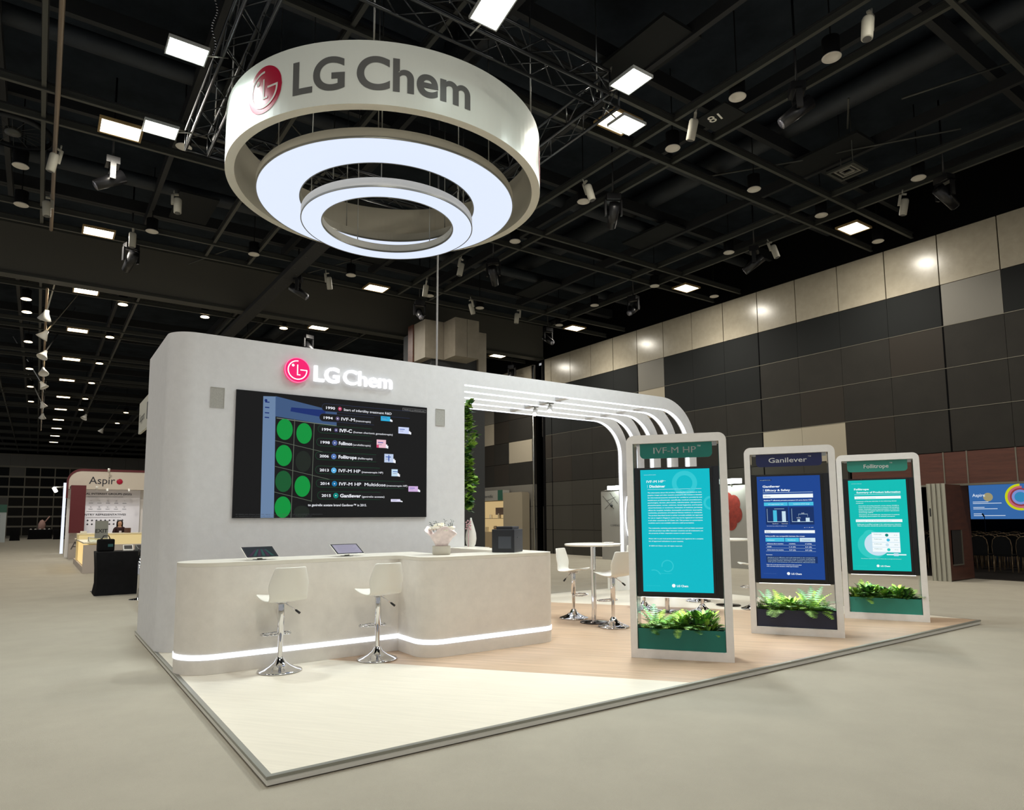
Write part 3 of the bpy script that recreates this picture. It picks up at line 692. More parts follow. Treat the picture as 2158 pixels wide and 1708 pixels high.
m.build('letters', emit('sign_white', (250, 252, 255), 1.25), t)
area('sign_glow', (2.2, 4.40, 3.56), 1.2, 1.5, .25, (.93, .96, 1), rot=(-PI/2, 0, 0), parent=t) if 0 else None

# --- curved ribs
def rib_path(ro, zt, n=16):
    cx, cz = 8.555, 2.955
    return [(4.115, zt)]+[(cx+ro*math.sin(PI/2*i/n), cz+(zt-cz)*math.cos(PI/2*i/n)) for i in range(n+1)]+[(cx+ro, PZ)]
rib_names = ['nearest', 'second', 'third', 'fourth', 'farthest']
for i in range(5):
    y0 = 4.551+.4725*i; y1 = y0+.12
    t = thing('arch_rib', 'white curved canopy rib with lit inner edge, %s of five' % rib_names[i], 'canopy rib', group='curved canopy ribs')
    O = rib_path(.945, 3.9); I = rib_path(.739, 3.668)
    m = MB()
    for k in range(len(O)-1):
        m.hexa([(O[k][0], y0, O[k][1]), (I[k][0], y0, I[k][1]), (I[k][0], y1, I[k][1]), (O[k][0], y1, O[k][1]), (O[k+1][0], y0, O[k+1][1]), (I[k+1][0], y0, I[k+1][1]), (I[k+1][0], y1, I[k+1][1]), (O[k+1][0], y1, O[k+1][1])])
    bmesh.ops.remove_doubles(m.bm, verts=m.bm.verts[:], dist=1e-5)
    bmesh.ops.delete(m.bm, geom=[fc for fc in m.bm.faces if 0], context='FACES'); m.build('rib_body', plaster, t, crease=True)
    J = rib_path(.733, 3.662); m = MB()
    for k in range(len(O)-1):
        a, b_, c, d = I[k], J[k], I[k+1], J[k+1]
        m.hexa([(a[0], y0+.008, a[1]), (b_[0], y0+.008, b_[1]), (b_[0], y1-.03, b_[1]), (a[0], y1-.03, a[1]), (c[0], y0+.008, c[1]), (d[0], y0+.008, d[1]), (d[0], y1-.03, d[1]), (c[0], y1-.03, c[1])])
    m.build('led_strip', ledw, t)
for x, nm in ((6.36, 'carrying the two spotlights'), (8.3, 'near the curved end')):
    m = MB()
    for i in range(4): m.box(x-.06, x+.06, 4.671+.4725*i, 5.0235+.4725*i, 3.69, 3.87)
    tag(m.build('tie_beam', plaster), 'pale cross beam between the canopy ribs, '+nm, 'beam')
for i, (x, y, tx, ty) in enumerate(((6.36, 5.72, 5.6, 4.0), (6.36, 5.27, 5.7, 3.6))):
    t = thing('track_spotlight', 'small white spotlight under the canopy ribs, the %s one' % ('left', 'right')[i], 'spotlight', (x, y, 3.69), group='canopy spotlights')
    m = MB(); m.box(-.08, .08, -.03, .03, -.02, 0); m.tube((0, 0, -.02), (0, 0, -.08), .012); m.build('mount', steel, t)
    m = MB(); m.tube((.05, .05, -.07), (-.06, -.07, -.17), .045, n=20); m.build('lamp_body', white, t)
    m = MB(); m.tube((-.06, -.07, -.17), (-.062, -.072, -.172), .038, n=20); m.build('lamp_lens', emit('spot_lens', (255, 250, 240), 6), t)
    spot('spot_lamp', (-.08, -.09, -.2), (tx-x, ty-y, -3.4), 60, 1.3, (1, .97, .92), t)

# --- counter
r_ = PZ
CF = arc(.35, 3.44, .35, 110, 270, 40)+[(2.33, 3.09)]
CB = arc(2.58, 2.68, .25, 180, 270, 24)+arc(4.0, 2.63, .2, 270, 360, 8)
CO = [(.35, 3.79)]+CF+CB+[(4.2, 4.545), (3.8, 4.545), (3.8, 3.05), (2.85, 3.05), (2.85, 3.79)]
t = thing('reception_counter', 'pale L-shaped reception counter with rounded ends and a glowing strip near its foot', 'counter')
m = MB(); m.prism(CO, PZ, 1.125); m.build('counter_body', M('counter_plaster', (228, 223, 215), .72, spec=.25, noise=.04, nscale=8, bump=.06, bscale=40), t, crease=True)
CT = [(.35, 3.79)]+arc(.35, 3.44, .35, 110, 270, 40)+[(2.19, 3.09)]+arc(2.19, 2.95, .14, 90, 0, 6)[1:]+CB+[(4.2, 4.545), (3.8, 4.545), (3.8, 3.05), (2.85, 3.05), (2.85, 3.79)]
m = MB(); m.prism([(x, y) for x, y in CT], 1.126, 1.165); m.build('countertop', M('countertop_laminate', (226, 221, 208), .35, coat=.15), t, crease=True)
strip = CF; strip2 = CB+[(4.2, 4.5)]
def off_path(P, d):
    out = []
    for i, p in enumerate(P):
        a = P[max(0, i-1)]; b_ = P[min(len(P)-1, i+1)]; dx, dy = b_[0]-a[0], b_[1]-a[1]; L = math.hypot(dx, dy)
        out.append((p[0]+dy/L*d, p[1]-dx/L*d))
    return out
m = MB()
for P in (strip, [(2.33, 3.09)]+strip2):
    Q = off_path(P, .007)
    if P is strip: Q[-1] = (2.33, 3.083)
    else: Q[0] = (2.323, 3.09)
    for k in range(len(P)-1):
        m.hexa([(P[k][0], P[k][1], .207), (Q[k][0], Q[k][1], .207), (Q[k+1][0], Q[k+1][1], .207), (P[k+1][0], P[k+1][1], .207), (P[k][0], P[k][1], .256), (Q[k][0], Q[k][1], .256), (Q[k+1][0], Q[k+1][1], .256), (P[k+1][0], P[k+1][1], .256)])
m.build('led_strip', ledw, t)
m = MB(); m.box(2.852, 3.798, 3.06, 3.1, .7, .73) if 0 else m.box(2.86, 3.79, 3.06, 3.5, .72, .75); m.build('desk_shelf', white, t)

# --- bar stools
def make_stool():
    t = thing('bar_stool', '', 'bar stool')
    m = MB(); m.lathe([(0, .001), (.215, .001), (.222, .008), (.215, .016), (.17, .03), (.11, .055), (.06, .09), (.032, .135), (.028, .14)], n=40); m.build('base', chrome, t)
    m = MB(); m.lathe([(.024, .13), (.024, .36), (.034, .365), (.034, .67), (.03, .68)], n=24); m.build('gas_column', chrome, t)
    m = MB(); R = .15
    pts = [(.03*math.cos(a), .03*math.sin(a), .36) for a in (2.6, )]
    loop_ = [(-.03, .0, .365), (-.12, .04, .362), (-.155, .12, .36), (-.12, .185, .358), (0, .205, .357), (.12, .185, .358), (.155, .12, .36), (.12, .04, .362), (.03, .0, .365)]
    m.path(loop_, .011, n=8); m.build('footrest', chrome, t)
    m = MB(); m.lathe([(.0, .69), (.08, .69), (.085, .70), (.04, .675), (.0, .67)], n=20); m.build('seat_plate', chrome, t)
    m = MB(); m.tube((.03, -.03, .68), (.13, -.07, .60), .006, n=8); m.build('lever', chrome, t)
    m = MB(); m.tube((.125, -.068, .605), (.165, -.084, .57), .011, .013, n=10); m.build('lever_grip', black, t)
    prof = [(.215, .735, .15), (.21, .748, .185), (.15, .742, .205), (.06, .72, .212), (-.04, .705, .214), (-.12, .705, .21), (-.17, .722, .204), (-.198, .765, .198), (-.212, .82, .208), (-.222, .88, .216), (-.236, .95, .196), (-.25, 1.02, .172), (-.256, 1.05, .165), (-.257, 1.056, .15)]
    m = MB(); NW = 12; G = []
    for k, (y, z, hw) in enumerate(prof):
        row = []
        for i in range(NW+1):
            s = -1+2*i/NW; cz = .016*s*s if k < 6 else .0; cy = .05*s*s if k > 6 else .0
            row.append(m.v((s*hw, y+cy*(1 if k > 7 else .5), z+cz)))
        G.append(row)
    for A, B in zip(G, G[1:]):
        for i in range(NW): m.bm.faces.new((A[i], A[i+1], B[i+1], B[i]))
    m.build('seat_shell', white, t, smooth=True, solid=.016, subd=1)
    return t
ST = [(.895, 2.84, 0.12, 'white bar stool at the counter, the left one'), (1.93, 2.77, 0.12, 'white bar stool at the counter, the right one near the inner corner'),
      (5.6, 3.78, PI+.45, 'white bar stool left of the nearest high table, seat turned to the table'), (5.5, 2.80, .05, 'white bar stool in front of the nearest high table, beside the teal kiosk'),
      (7.18, 3.83, PI, 'white bar stool behind the second high table, its chrome foot seen through the nearest kiosk'), (7.62, 2.98, -.5, 'white bar stool right of the second high table, its column seen through the nearest kiosk'),
      (8.72, 3.98, PI, 'white bar stool beyond the third high table'), (8.62, 2.72, .9, 'white bar stool seen in the gap between the nearest and middle kiosks')]
s0 = make_stool()
for i, (x, y, rz, lab) in enumerate(ST):
    o = s0 if i == 0 else dup(s0); o.location = (x, y, PZ); o.rotation_euler = (0, 0, rz); o['label'] = lab; o['group'] = 'white bar stools'
def make_table():
    t = thing('high_table', '', 'high table')
    m = MB(); m.lathe([(0, .001), (.205, .001), (.21, .008), (.2, .014), (.04, .026), (0, .026)], n=40); m.build('base', M('dark_chrome', (90, 84, 82), .15, 1), t)
    m = MB(); m.lathe([(.036, .02), (.036, 1.12)], n=24); m.lathe([(.0, 1.105), (.1, 1.105), (.1, 1.115), (0, 1.115)], n=20); m.build('column', chrome, t)
    m = MB(); m.lathe([(0, 1.115), (.405, 1.115), (.42, 1.125), (.42, 1.14), (.41, 1.147), (0, 1.147)], n=56); m.build('table_top', white, t)
    return t
t0 = make_table()
for i, (x, y, lab) in enumerate(((5.56, 3.27, 'round white high table on a chrome column, the one in full view'), (7.24, 3.38, 'round white high table hidden mostly behind the nearest kiosk'), (8.66, 3.28, 'round white high table farthest right, between the nearest two kiosks'))):
    o = t0 if i == 0 else dup(t0); o.location = (x, y, PZ); o['label'] = lab; o['group'] = 'round high tables'
m = MB(); m.box(-.09, .09, -.06, .06, 0, .008); m.box(-.08, .085, -.055, .06, .009, .016)
o = m.build('leaflet_stack', M('paper', (235, 230, 222), .8)); o.location = (5.72, 3.12, PZ+1.147); o.rotation_euler = (0, 0, .4); tag(o, 'small stack of leaflets on the nearest high table', 'leaflets')

# --- counter top items
def tablet(x, y, lab, contents, rz):
    t = thing('tablet', lab, 'tablet', (x, y, 1.165), rz, group='tablets on the counter')
    m = MB(); m.box(-.055, .055, -.05, .06, 0, .006); m.box(-.025, .025, -.012, .012, .006, .06); m.build('stand', M('tablet_stand_grey', (150, 150, 148), .4, .5), t)
    T = Matrix.Translation((0, 0, .075)) @ Matrix.Rotation(math.radians(28), 4, 'X')
    m = MB(); m.xf = T; m.box(-.175, .175, -.115, .115, 0, .01); m.build('tablet_body', white, t, bevel=.003)
    m = MB(); m.xf = T; m.box(-.17, .17, -.11, .11, .0105, .0125); m.build('glass', black, t)
    m = MB(); m.xf = T; m.box(-.155, .155, -.095, .095, .0128, .0132, 0)
    if contents == 'dark':
        for k in range(6): m.face([(-.15+.05*k, -.09, .0136), (-.12+.05*k, -.09, .0136), (-.02+.02*k, .05, .0136), (-.04+.02*k, .05, .0136)], 1 if k % 2 else 2)
    else:
        for k in range(7): m.face([(-.12, .07-.022*k, .0136), (.12-.02*(k % 3), .07-.022*k, .0136), (.12-.02*(k % 3), .076-.022*k, .0136), (-.12, .076-.022*k, .0136)], 1)
    m.build('display', [emit('tab_dark', (26, 34, 40), .8), emit('tab_teal', (30, 84, 78), .7), emit('tab_purple', (66, 34, 66), .7)] if contents == 'dark' else [emit('tab_lilac', (176, 172, 192), .75), emit('tab_lilac2', (150, 146, 170), .75), emit('tab_lilac2', (150, 146, 170), .75)], t)
tablet(.80, 3.36, 'tablet with dark picture standing on the left of the counter', 'dark', .1)
tablet(1.80, 3.38, 'tablet with pale lilac screen standing near the middle of the counter', 'pale', .1)
t = thing('ticket_printer', 'black box-shaped machine on the right end of the counter', 'printer', (3.74, 2.86, 1.165), .62)
m = MB(); m.box(-.17, .17, -.15, .15, 0, .29); m.build('machine_body', M('printer_black', (22, 24, 30), .35), t, bevel=.008)
m = MB(); m.box(-.12, .14, -.11, .11, .29, .325); m.build('machine_lid', M('printer_lid', (30, 33, 40), .3), t, bevel=.006)
m = MB(); m.box(-.173, -.169, -.11, .06, .05, .2); m.build('front_panel', M('printer_panel', (58, 62, 70), .4), t)
m = MB(); m.box(-.05, .08, -.155, -.149, .18, .19); m.build('paper_slot', M('slot', (60, 62, 66), .4), t)
# --- bouquet
t = thing('flower_pot', 'round cream pot on the counter holding the bouquet', 'pot', (2.80, 2.90, 1.165))
m = MB(); m.lathe([(0, 0), (.1, 0), (.108, .01), (.11, .1), (.102, .105), (.1, .03), (0, .03)], n=32); m.build('pot_body', M('pot_ceramic', (206, 202, 188), .5), t)
t = thing('bouquet', 'bouquet of white roses in pale pink paper in the cream counter pot', 'bouquet', (2.80, 2.90, 1.20))
m = MB(); n = 40; G = []; rb = random.Random(2)
for k, (rr, z) in enumerate(((.05, 0), (.065, .06), (.09, .12), (.135, .2), (.185, .255))):
    G.append([m.v((rr*(1+(.10*math.sin(5*a)+.05*math.sin(11*a+1))*(k/4))*math.cos(a), rr*(1+(.10*math.sin(5*a)+.05*math.sin(11*a+1))*(k/4))*math.sin(a), z+(k/4)*.05*math.sin(3*a+.8))) for a in [2*PI*i/n for i in range(n)]])
for A, B in zip(G, G[1:]):
    for i in range(n): m.bm.faces.new((A[i], A[(i+1) % n], B[(i+1) % n], B[i]))
m.build('wrapping_paper', M('paper_pink', (238, 222, 220), .75, noise=.12, nscale=18), t, smooth=True, solid=.003)
def rose(m, c, rr):
    for k in range(3):
        q = rr*(1-.28*k)
        for j in range(5):
            a = j*2*PI/5+k*.6
            p = Vector(c)+Vector((math.cos(a)*q*.45, math.sin(a)*q*.45, .012*k))
            m.lathe([(0, -q*.35), (q*.42, -q*.22), (q*.55, .05*q), (q*.42, q*.32), (q*.2, q*.3)], c=p, n=8, mi=k % 2)
rb = random.Random(4)
cnt = 0
for a, rr, z in [(0, 0, .30), (.2, .1, .27), (1.3, .11, .27), (2.5, .11, .27), (3.6, .12, .285), (4.6, .11, .26), (5.5, .12, .275), (3.0, .05, .31), (0.9, .05, .315)]:
    m = MB(); rose(m, (rr*math.cos(a), rr*math.sin(a), z), .05); m.build('rose', [M('rose_white', (236, 232, 218), .7), M('rose_cream', (228, 216, 186), .7)], t)
for j in range(9):
    a = j*2*PI/9+.3; m = MB(); p = Vector((.1*math.cos(a), 0.1*math.sin(a), .24)); d = Vector((.35*math.cos(a), .35*math.sin(a), 1)).normalized(); L = .1+.05*rb.random()
    m.tube(p, p+d*L, .002, n=5)
    for k in range(7):
        q = p+d*L*(.25+.75*k/6); e = Vector((math.cos(k*2.4), math.sin(k*2.4), .5)); e.normalize(); s = d.cross(e).normalized()*.008
        m.face([q, q+e*.018+s, q+e*.034, q+e*.018-s])
    m.build('leaf_sprig', M('eucalyptus', (60, 72, 62), .6), t)

# --- living wall, cabinet and vase behind the counter
t = thing('living_wall', 'vertical panel of green leaves on the right side of the stand wall', 'plant wall')
m = MB(); m.box(4.116, 4.17, 4.75, 6.4, 1.75, 3.4); m.build('plant_panel', leaf3, t)
rb = random.Random(8); m = MB()
for i in range(1500):
    y = 4.62+1.8*rb.random()**1.6; z = rb.uniform(1.72, 3.42); x = 4.18+.06*rb.random()+.16*max(0, math.sin(z*9+1))*rb.random()
    d = Vector((rb.uniform(.5, 1.2), rb.uniform(-.9, .5), rb.uniform(-.5, .8))).normalized(); L = rb.uniform(.07, .15); s = (d.cross(Vector((0, 0, 1))).normalized()+Vector((0, 0, rb.uniform(-.8, .8)))).normalized()*L*.4
    p = Vector((x, y, z)); m.face([p, p+d*L*.5+s, p+d*L, p+d*L*.5-s], rb.choice((0, 1, 1, 2)))
m.build('leaves', [leaf1, leaf2, leaf3], t, auto=False)
t = thing('low_cabinet', 'white low cabinet behind the counter end', 'cabinet', (4.42, 4.98, PZ))
m = MB(); m.box(-.2, .2, -.35, .35, 0, 1.08); m.build('cabinet_body', white, t); 
m = MB(); m.box(-.005, .005, -.36, -.352, .1, 1.0); m.build('door_gap', black, t)
m = MB(); m.box(-.01, .01, -.37, -.35, .55, .65); m.build('handle', steel, t)
t = thing('floor_vase', 'slim white teardrop vase beside the stand wall', 'vase', (4.42, 4.86, PZ+1.08))
m = MB(); m.lathe([(0, 0), (.05, 0), (.075, .05), (.088, .13), (.08, .22), (.05, .33), (.02, .42), (.012, .46), (0, .462)], n=32); m.build('vase_body', white, t)
m = MB()
for j in range(12):
    a = j*2.4; c = Vector((4.30, 4.74, PZ+1.36+.012*j)); m.lathe([(0, -.015), (.02, 0), (0, .018)], c=c+Vector((.035*math.cos(a), .035*math.sin(a), 0)), n=7)
m.tube((4.30, 4.74, PZ+1.08), (4.30, 4.74, PZ+1.38), .006, n=6)
tag(m.build('pink_blossom', M('blossom_pink', (214, 170, 178), .8)), 'sprig of small pink blossoms left of the white vase', 'flowers')

# ---------------------------------------------------------------- ferns
def frond(m, p, d0, L, droop, lw, n=12, mi=0, taper=True):
    d0 = Vector(d0).normalized(); p = Vector(p); pts = [p.copy()]; d = d0.copy(); st = L/n
    for k in range(n):
        d = (d+Vector((0, 0, -droop/n))).normalized(); p = p+d*st; pts.append(p.copy())
    for k in range(n):
        a, b_ = pts[k], pts[k+1]; dd = (b_-a).normalized(); s = dd.cross(Vector((0, 0, 1)))
        if s.length < .1: s = dd.cross(Vector((1, 0, 0)))
        s.normalize(); up = s.cross(dd); w_ = lw*(math.sin(PI*(k+1.2)/(n+1.6))**.7)
        m.face([a-s*.0015, a+s*.0015, b_+s*.001, b_-s*.001], mi)
        for sg in (-1, 1):
            tip = a+s*sg*w_+dd*w_*.45+up*w_*.12-Vector((0, 0, w_*.15))
            m.face([a, a+dd*st*.75, tip+dd*st*.15, tip], mi)
def fern_mesh(seed, L=.25, nf=22, mats=None, lw=.05, up=1.0):
    rg = random.Random(seed); m = MB()
    for i in range(nf):
        a = 2*PI*i/nf+rg.uniform(-.25, .25); e = rg.uniform(.35, 1.2)*up
        frond(m, (.01*math.cos(a), .01*math.sin(a), 0), (math.cos(a)*.9, math.sin(a)*.55, e), L*rg.uniform(.7, 1.15), rg.uniform(.6, 1.4), lw*rg.uniform(.8, 1.2), mi=rg.choice((0, 0, 1)))
    return m
def leafy_mesh(seed, L=.12, nl=60):
    rg = random.Random(seed); m = MB()
    for i in range(nl):
        a = rg.uniform(0, 2*PI); rr = rg.uniform(0, .09); p = Vector((rr*math.cos(a), rr*math.sin(a)*.8, rg.uniform(.0, .13)))
        d = Vector((math.cos(a)*rg.uniform(.4, 1.2), math.sin(a)*rg.uniform(.4, .9), rg.uniform(.0, 1.0))).normalized(); s = d.cross(Vector((0, 0, 1))).normalized(); l = L*rg.uniform(.5, 1.0)*.8
        up = s.cross(d)
        for sg in (-1, 1):
            m.face([p, p+d*l*.35+s*sg*l*.24+up*l*.05, p+d*l*.8+s*sg*l*.16+up*l*.04, p+d*l], rg.choice((0, 1, 1)) if sg > 0 else 0)
    return m
plants = {}
def get_plant(kind):
    if kind in plants: return dup(plants[kind])
    if kind == 'fern': o = fern_mesh(1).build('fern_plant', [leaf1, leaf2], auto=False)
    elif kind == 'fern_tall': o = fern_mesh(2, .3, 12, lw=.045, up=1.7).build('fern_plant', [M('fern_blue', (96, 148, 110), .5), leaf2], auto=False)
    elif kind == 'fern_broad': o = fern_mesh(3, .26, 14, lw=.065, up=.8).build('fern_plant', [M('fern_olive', (96, 138, 44), .5), leaf2], auto=False)
    elif kind == 'leafy': o = leafy_mesh(5, .15, 90).build('leafy_plant', [leaf1, leaf3], auto=False)
    else: o = leafy_mesh(6, .14, 90).build('leafy_plant', [leaf2, leaf1], auto=False)
    plants[kind] = o; return o

# ---------------------------------------------------------------- kiosks
def rrect(x0, x1, z0, z1, rt, n=6, rb_=0):
    P = [(x0, z0), (x1, z0)] if not rb_ else arc(x0+rb_, z0+rb_, rb_, 180, 270, n)+arc(x1-rb_, z0+rb_, rb_, 270, 360, n)
    if rt: P += arc(x1-rt, z1-rt, rt, 0, 90, n)+arc(x0+rt, z1-rt, rt, 90, 180, n)
    else: P += [(x1, z1), (x0, z1)]
    return P
def kiosk(x, y, a, name_, head, label, brand, brandd, scr, content, W, ordn, pl):
    H = 2.45; D = .34
    t = thing('display_kiosk', label, 'display kiosk', (x, y, PZ), a, group='display kiosks along the oak band')
    fz = lambda X, Z, Y: (X, Y, Z)
    m = MB(); 
    ins = [(.073, .095), (1.02*W/1.1, .095), (1.02*W/1.1, 2.357), (.073, 2.357)]; x1 = ins[1][0]
    out = rrect(0, W, 0, H, .085); inn = []
    # outline as four bars joined: build front/back rings by matching nearest inner corners
    n = len(out)
    for (px_, pz_) in out: inn.append(min(ins, key=lambda q: (q[0]-px_)**2+(q[1]-pz_)**2))
    for d0, flip in ((0, 0), (D, 1)):
        for i in range(n):
            j = (i+1) % n; q = [(out[i][0], d0, out[i][1]), (out[j][0], d0, out[j][1]), (inn[j][0], d0, inn[j][1])]
            if inn[i] != inn[j]: q.append((inn[i][0], d0, inn[i][1]))
            m.face(q)
    for i in range(n):
        j = (i+1) % n; m.face([(out[i][0], 0, out[i][1]), (out[i][0], D, out[i][1]), (out[j][0], D, out[j][1]), (out[j][0], 0, out[j][1])])
    for i in range(4):
        j = (i+1) % 4; m.face([(ins[i][0], 0, ins[i][1]), (ins[j][0], 0, ins[j][1]), (ins[j][0], D, ins[j][1]), (ins[i][0], D, ins[i][1])])
    bmesh.ops.remove_doubles(m.bm, verts=m.bm.verts[:], dist=1e-5)
    m.build('frame', plaster2, t, crease=True)
    lin = M('liner_'+name_, brandd, .15, coat=.6)
    m = MB(); m.box(.0735, .079, .02, D-.02, .1, 2.35); m.box(x1-.006, x1-.0005, .02, D-.02, .1, 2.35); m.build('side_lining', lin, t)
    # header plate with rounded lower corners, held by two clips
    hx0, hx1 = .15, W*.862
    m = MB(); m.prism(rrect(hx0, hx1, 2.185, 2.353, 0, rb_=.05), .03, .04, fn=lambda X, Z, Y: (X, Y, Z)); m.build('header_plate', M('header_'+name_, brand, .25, coat=.2), t)
    m = MB(); text(m, head[0], head[1], (hx0+(hx1-hx0)/2-.01, .028, 2.24), width=head[2], bold=.008, align='CENTER'); text(m, '\u2122', .03, (hx0+(hx1-hx0)/2+head[2]/2+.005, .028, 2.29), width=.035)
    m.build('header_lettering', M('header_silver', (206, 208, 208), .5), t, auto=False)
    m = MB(); m.box(hx1+.002, hx1+.05, .03, .05, 2.31, 2.352); m.box(hx0-.04, hx0-.002, .03, .05, 2.33, 2.352); m.build('clips', steel, t)
    # display
    dx0, dx1 = .082, x1-.008
    m = MB(); m.box(dx0, dx1, .05, .2, .655, 2.085); m.build('display_case', M('case_black', (12, 14, 18), .2, coat=.4), t)
    m = MB(); m.box(dx0+.004, dx1-.004, .045, .05, .675, .69); m.box(dx0+.04, dx1-.07, .02, .05, .69, 2.075); m.build('bezel', black, t, bevel=.004)
    m = MB(); m.box(dx1-.062, dx1-.056, .03, .05, .66, 2.08); m.build('edge_rail', M('edge_grey', (52, 54, 58), .3, .5), t)
    sx0, sx1, sz0, sz1 = .15, W*.829, .715, 2.058
    m = MB(); m.box(sx0, sx1, .016, .02, sz0, sz1); m.build('screen', emit('kscreen_'+name_, scr, .95), t)
    def S(s_, t_): return (sx0+(sx1-sx0)*s_, sz1-(sz1-sz0)*t_)
    w_ = emit('scr_text_white', (238, 246, 248), 1.0); mats = [w_, emit('scr_soft_'+name_, tuple(min(255, int(c*.82+48)) for c in scr), .95), emit('scr_cyan', (70, 190, 225), .95), emit('scr_deep_'+name_, tuple(int(c*.72) for c in scr), .9), emit('scr_pale', (200, 226, 240), .95)]
    m = MB(); fy = .0155
    class Q: pass
    def R(s0_, t0_, s1_, t1_, mi=0, lay=1):
        a0 = S(s0_, t0_); b0 = S(s1_, t1_); yy = fy-.0004*lay
        m.face([(a0[0], yy, b0[1]), (b0[0], yy, b0[1]), (b0[0], yy, a0[1]), (a0[0], yy, a0[1])], mi)
    def T(s, s0_, t_, h, wd=None, mi=0, bold=0, align='LEFT', lay=4):
        a0 = S(s0_, t_); text(m, s, h, (a0[0], fy-.0004*lay, a0[1]), width=wd*(sx1-sx0) if wd else None, mi=mi, bold=bold, align=align)
    def ring(s0_, t0_, r0_, r1_, mi=1, a0=0, a1=360, lay=1, n=36):
        c = S(s0_, t0_); yy = fy-.0004*lay
        for i in range(n):
            p = math.radians(a0+(a1-a0)*i/n); q = math.radians(a0+(a1-a0)*(i+1)/n)
            m.face([(c[0]+r0_*math.cos(p), yy, c[1]+r0_*math.sin(p)), (c[0]+r1_*math.cos(p), yy, c[1]+r1_*math.sin(p)), (c[0]+r1_*math.cos(q), yy, c[1]+r1_*math.sin(q)), (c[0]+r0_*math.cos(q), yy, c[1]+r0_*math.sin(q))], mi)
    def wide(lines, s0_, t0_, dt, wd, h=.012, last=None, mi=0):
        for i, l in enumerate(lines): T(l, s0_, t0_+dt*i, h, wd if not (last and i == len(lines)-1) else last, mi=mi, bold=.012)
    content(R, T, ring, wide)
    c = S(.46, .955); ring(.44, .948, 0, .019, mi=0, lay=3); T('LG Chem', .485, .957, .022, .16, bold=.03); T('LG Chem.ltd.com/life', .05, .955, .011, .2, mi=1)
    m.build('screen_content', mats, t, auto=False)
    # trough
    m = MB(); m.box(.082, x1-.007, .025, .035, .096, .315); m.box(.082, x1-.007, D-.05, D-.04, .096, .315); m.box(.082, .09, .035, D-.05, .096, .315); m.box(x1-.015, x1-.007, .035, D-.05, .096, .315)
    m.build('planter_trough', M('trough_'+name_, brand if name_ != 'navy' else (30, 36, 60), .5), t)
    m = MB(); m.box(.09, x1-.015, .035, D-.05, .1, .27); m.build('planting_soil', soil, t)
    m = MB(); m.box(.12, x1-.05, .1, .14, .645, .654); m.build('plant_lamp', emit('plant_lamp', (255, 252, 240), 3), t)
    area('plant_light', ((.12+x1-.05)/2, .12, .64), 7, .75, .05, (1, .98, .92), parent=t)
    rg = random.Random(len(name_)); ca, sa = math.cos(a), math.sin(a)
    for i, k in enumerate(pl):
        lx = .17+(x1-.30)*i/(len(pl)-1); ly = .12+.05*(i % 2); o = get_plant(k)
        o.location = (x+lx*ca-ly*sa, y+lx*sa+ly*ca, PZ+.285); o.rotation_euler = (0, 0, rg.uniform(0, 6)); sc = rg.uniform(.85, 1.12); sc *= 1.15 if 0 < i < len(pl)-1 else .85; o.scale = (sc, sc, sc)
        tag(o, '%s in the %s trough of the %s kiosk, %s from the left' % ('arching fern' if 'fern' in k else 'bushy leafy plant', {'teal': 'teal', 'navy': 'navy', 'green': 'green'}[name_], ordn, ordinal(i)), 'plant', 'plants in the %s kiosk trough' % ordn)
BODY = ['The information about this product, including but not limited to, text,', 'graphics, images and other material contained in this content is intended', 'for informational purposes exclusively for certified or provided by and', 'healthcare professionals, specifically medical practitioners,', 'psychologists, dentists, pharmacists, radiotherapists, chiropractors,', 'physiotherapists, nurses, midwives, dental hygienists, and hospital', 'clinical biochemists or nutritionists, wholesalers of medicines, purchasing', 'officers for hospitals, herbalists, homeopathic practitioners, naturopaths,', 'nutritionists, practitioners of traditional Chinese medicine or osteopaths.', 'The product described herein is neither currently available nor approved', 'for use or supply in Singapore, and it may not be registered or marketed', 'in all other countries by LG Chem, Ltd. This product is a prescription', 'medicine and is not available without a valid prescription.']
def c_teal(R, T, ring, wide):
    ring(.64, .115, .085, .135); ring(1.0, .28, .05, .075, a0=95, a1=265); ring(.36, .79, .055, .066, a0=-130, a1=190); ring(.16, .88, .07, .08, a0=20, a1=110)
    R(.22, .85, .42, .853, 1)
    T('www.ivf-m.com', .05, .045, .01, .18, mi=4); T('IVF-M HP', .09, .108, .028, .25, bold=.03); T('\u2122', .35, .1, .012); T('Disclaimer', .13, .148, .028, .23, bold=.03); R(.098, .125, .102, .15, 4)
    R(.1, .162, .88, .1645, 4)
    wide(BODY, .1, .195, .0208, .78, last=.66)
    wide(['The trademarks, marketing authorisation holders, and local labels associated', 'with this product may differ between countries and all trademarks are', 'the property of their respective owners in each country.'], .1, .487, .0208, .78, last=.62)
    wide(['Please refer to your local product information and regulations for a complete', 'list of approved indications in your country.'], .1, .573, .0208, .78, last=.5)
    T('\u00a9 2023 LG Chem, Ltd. All rights reserved.', .1, .632, .012, .48, bold=.01)
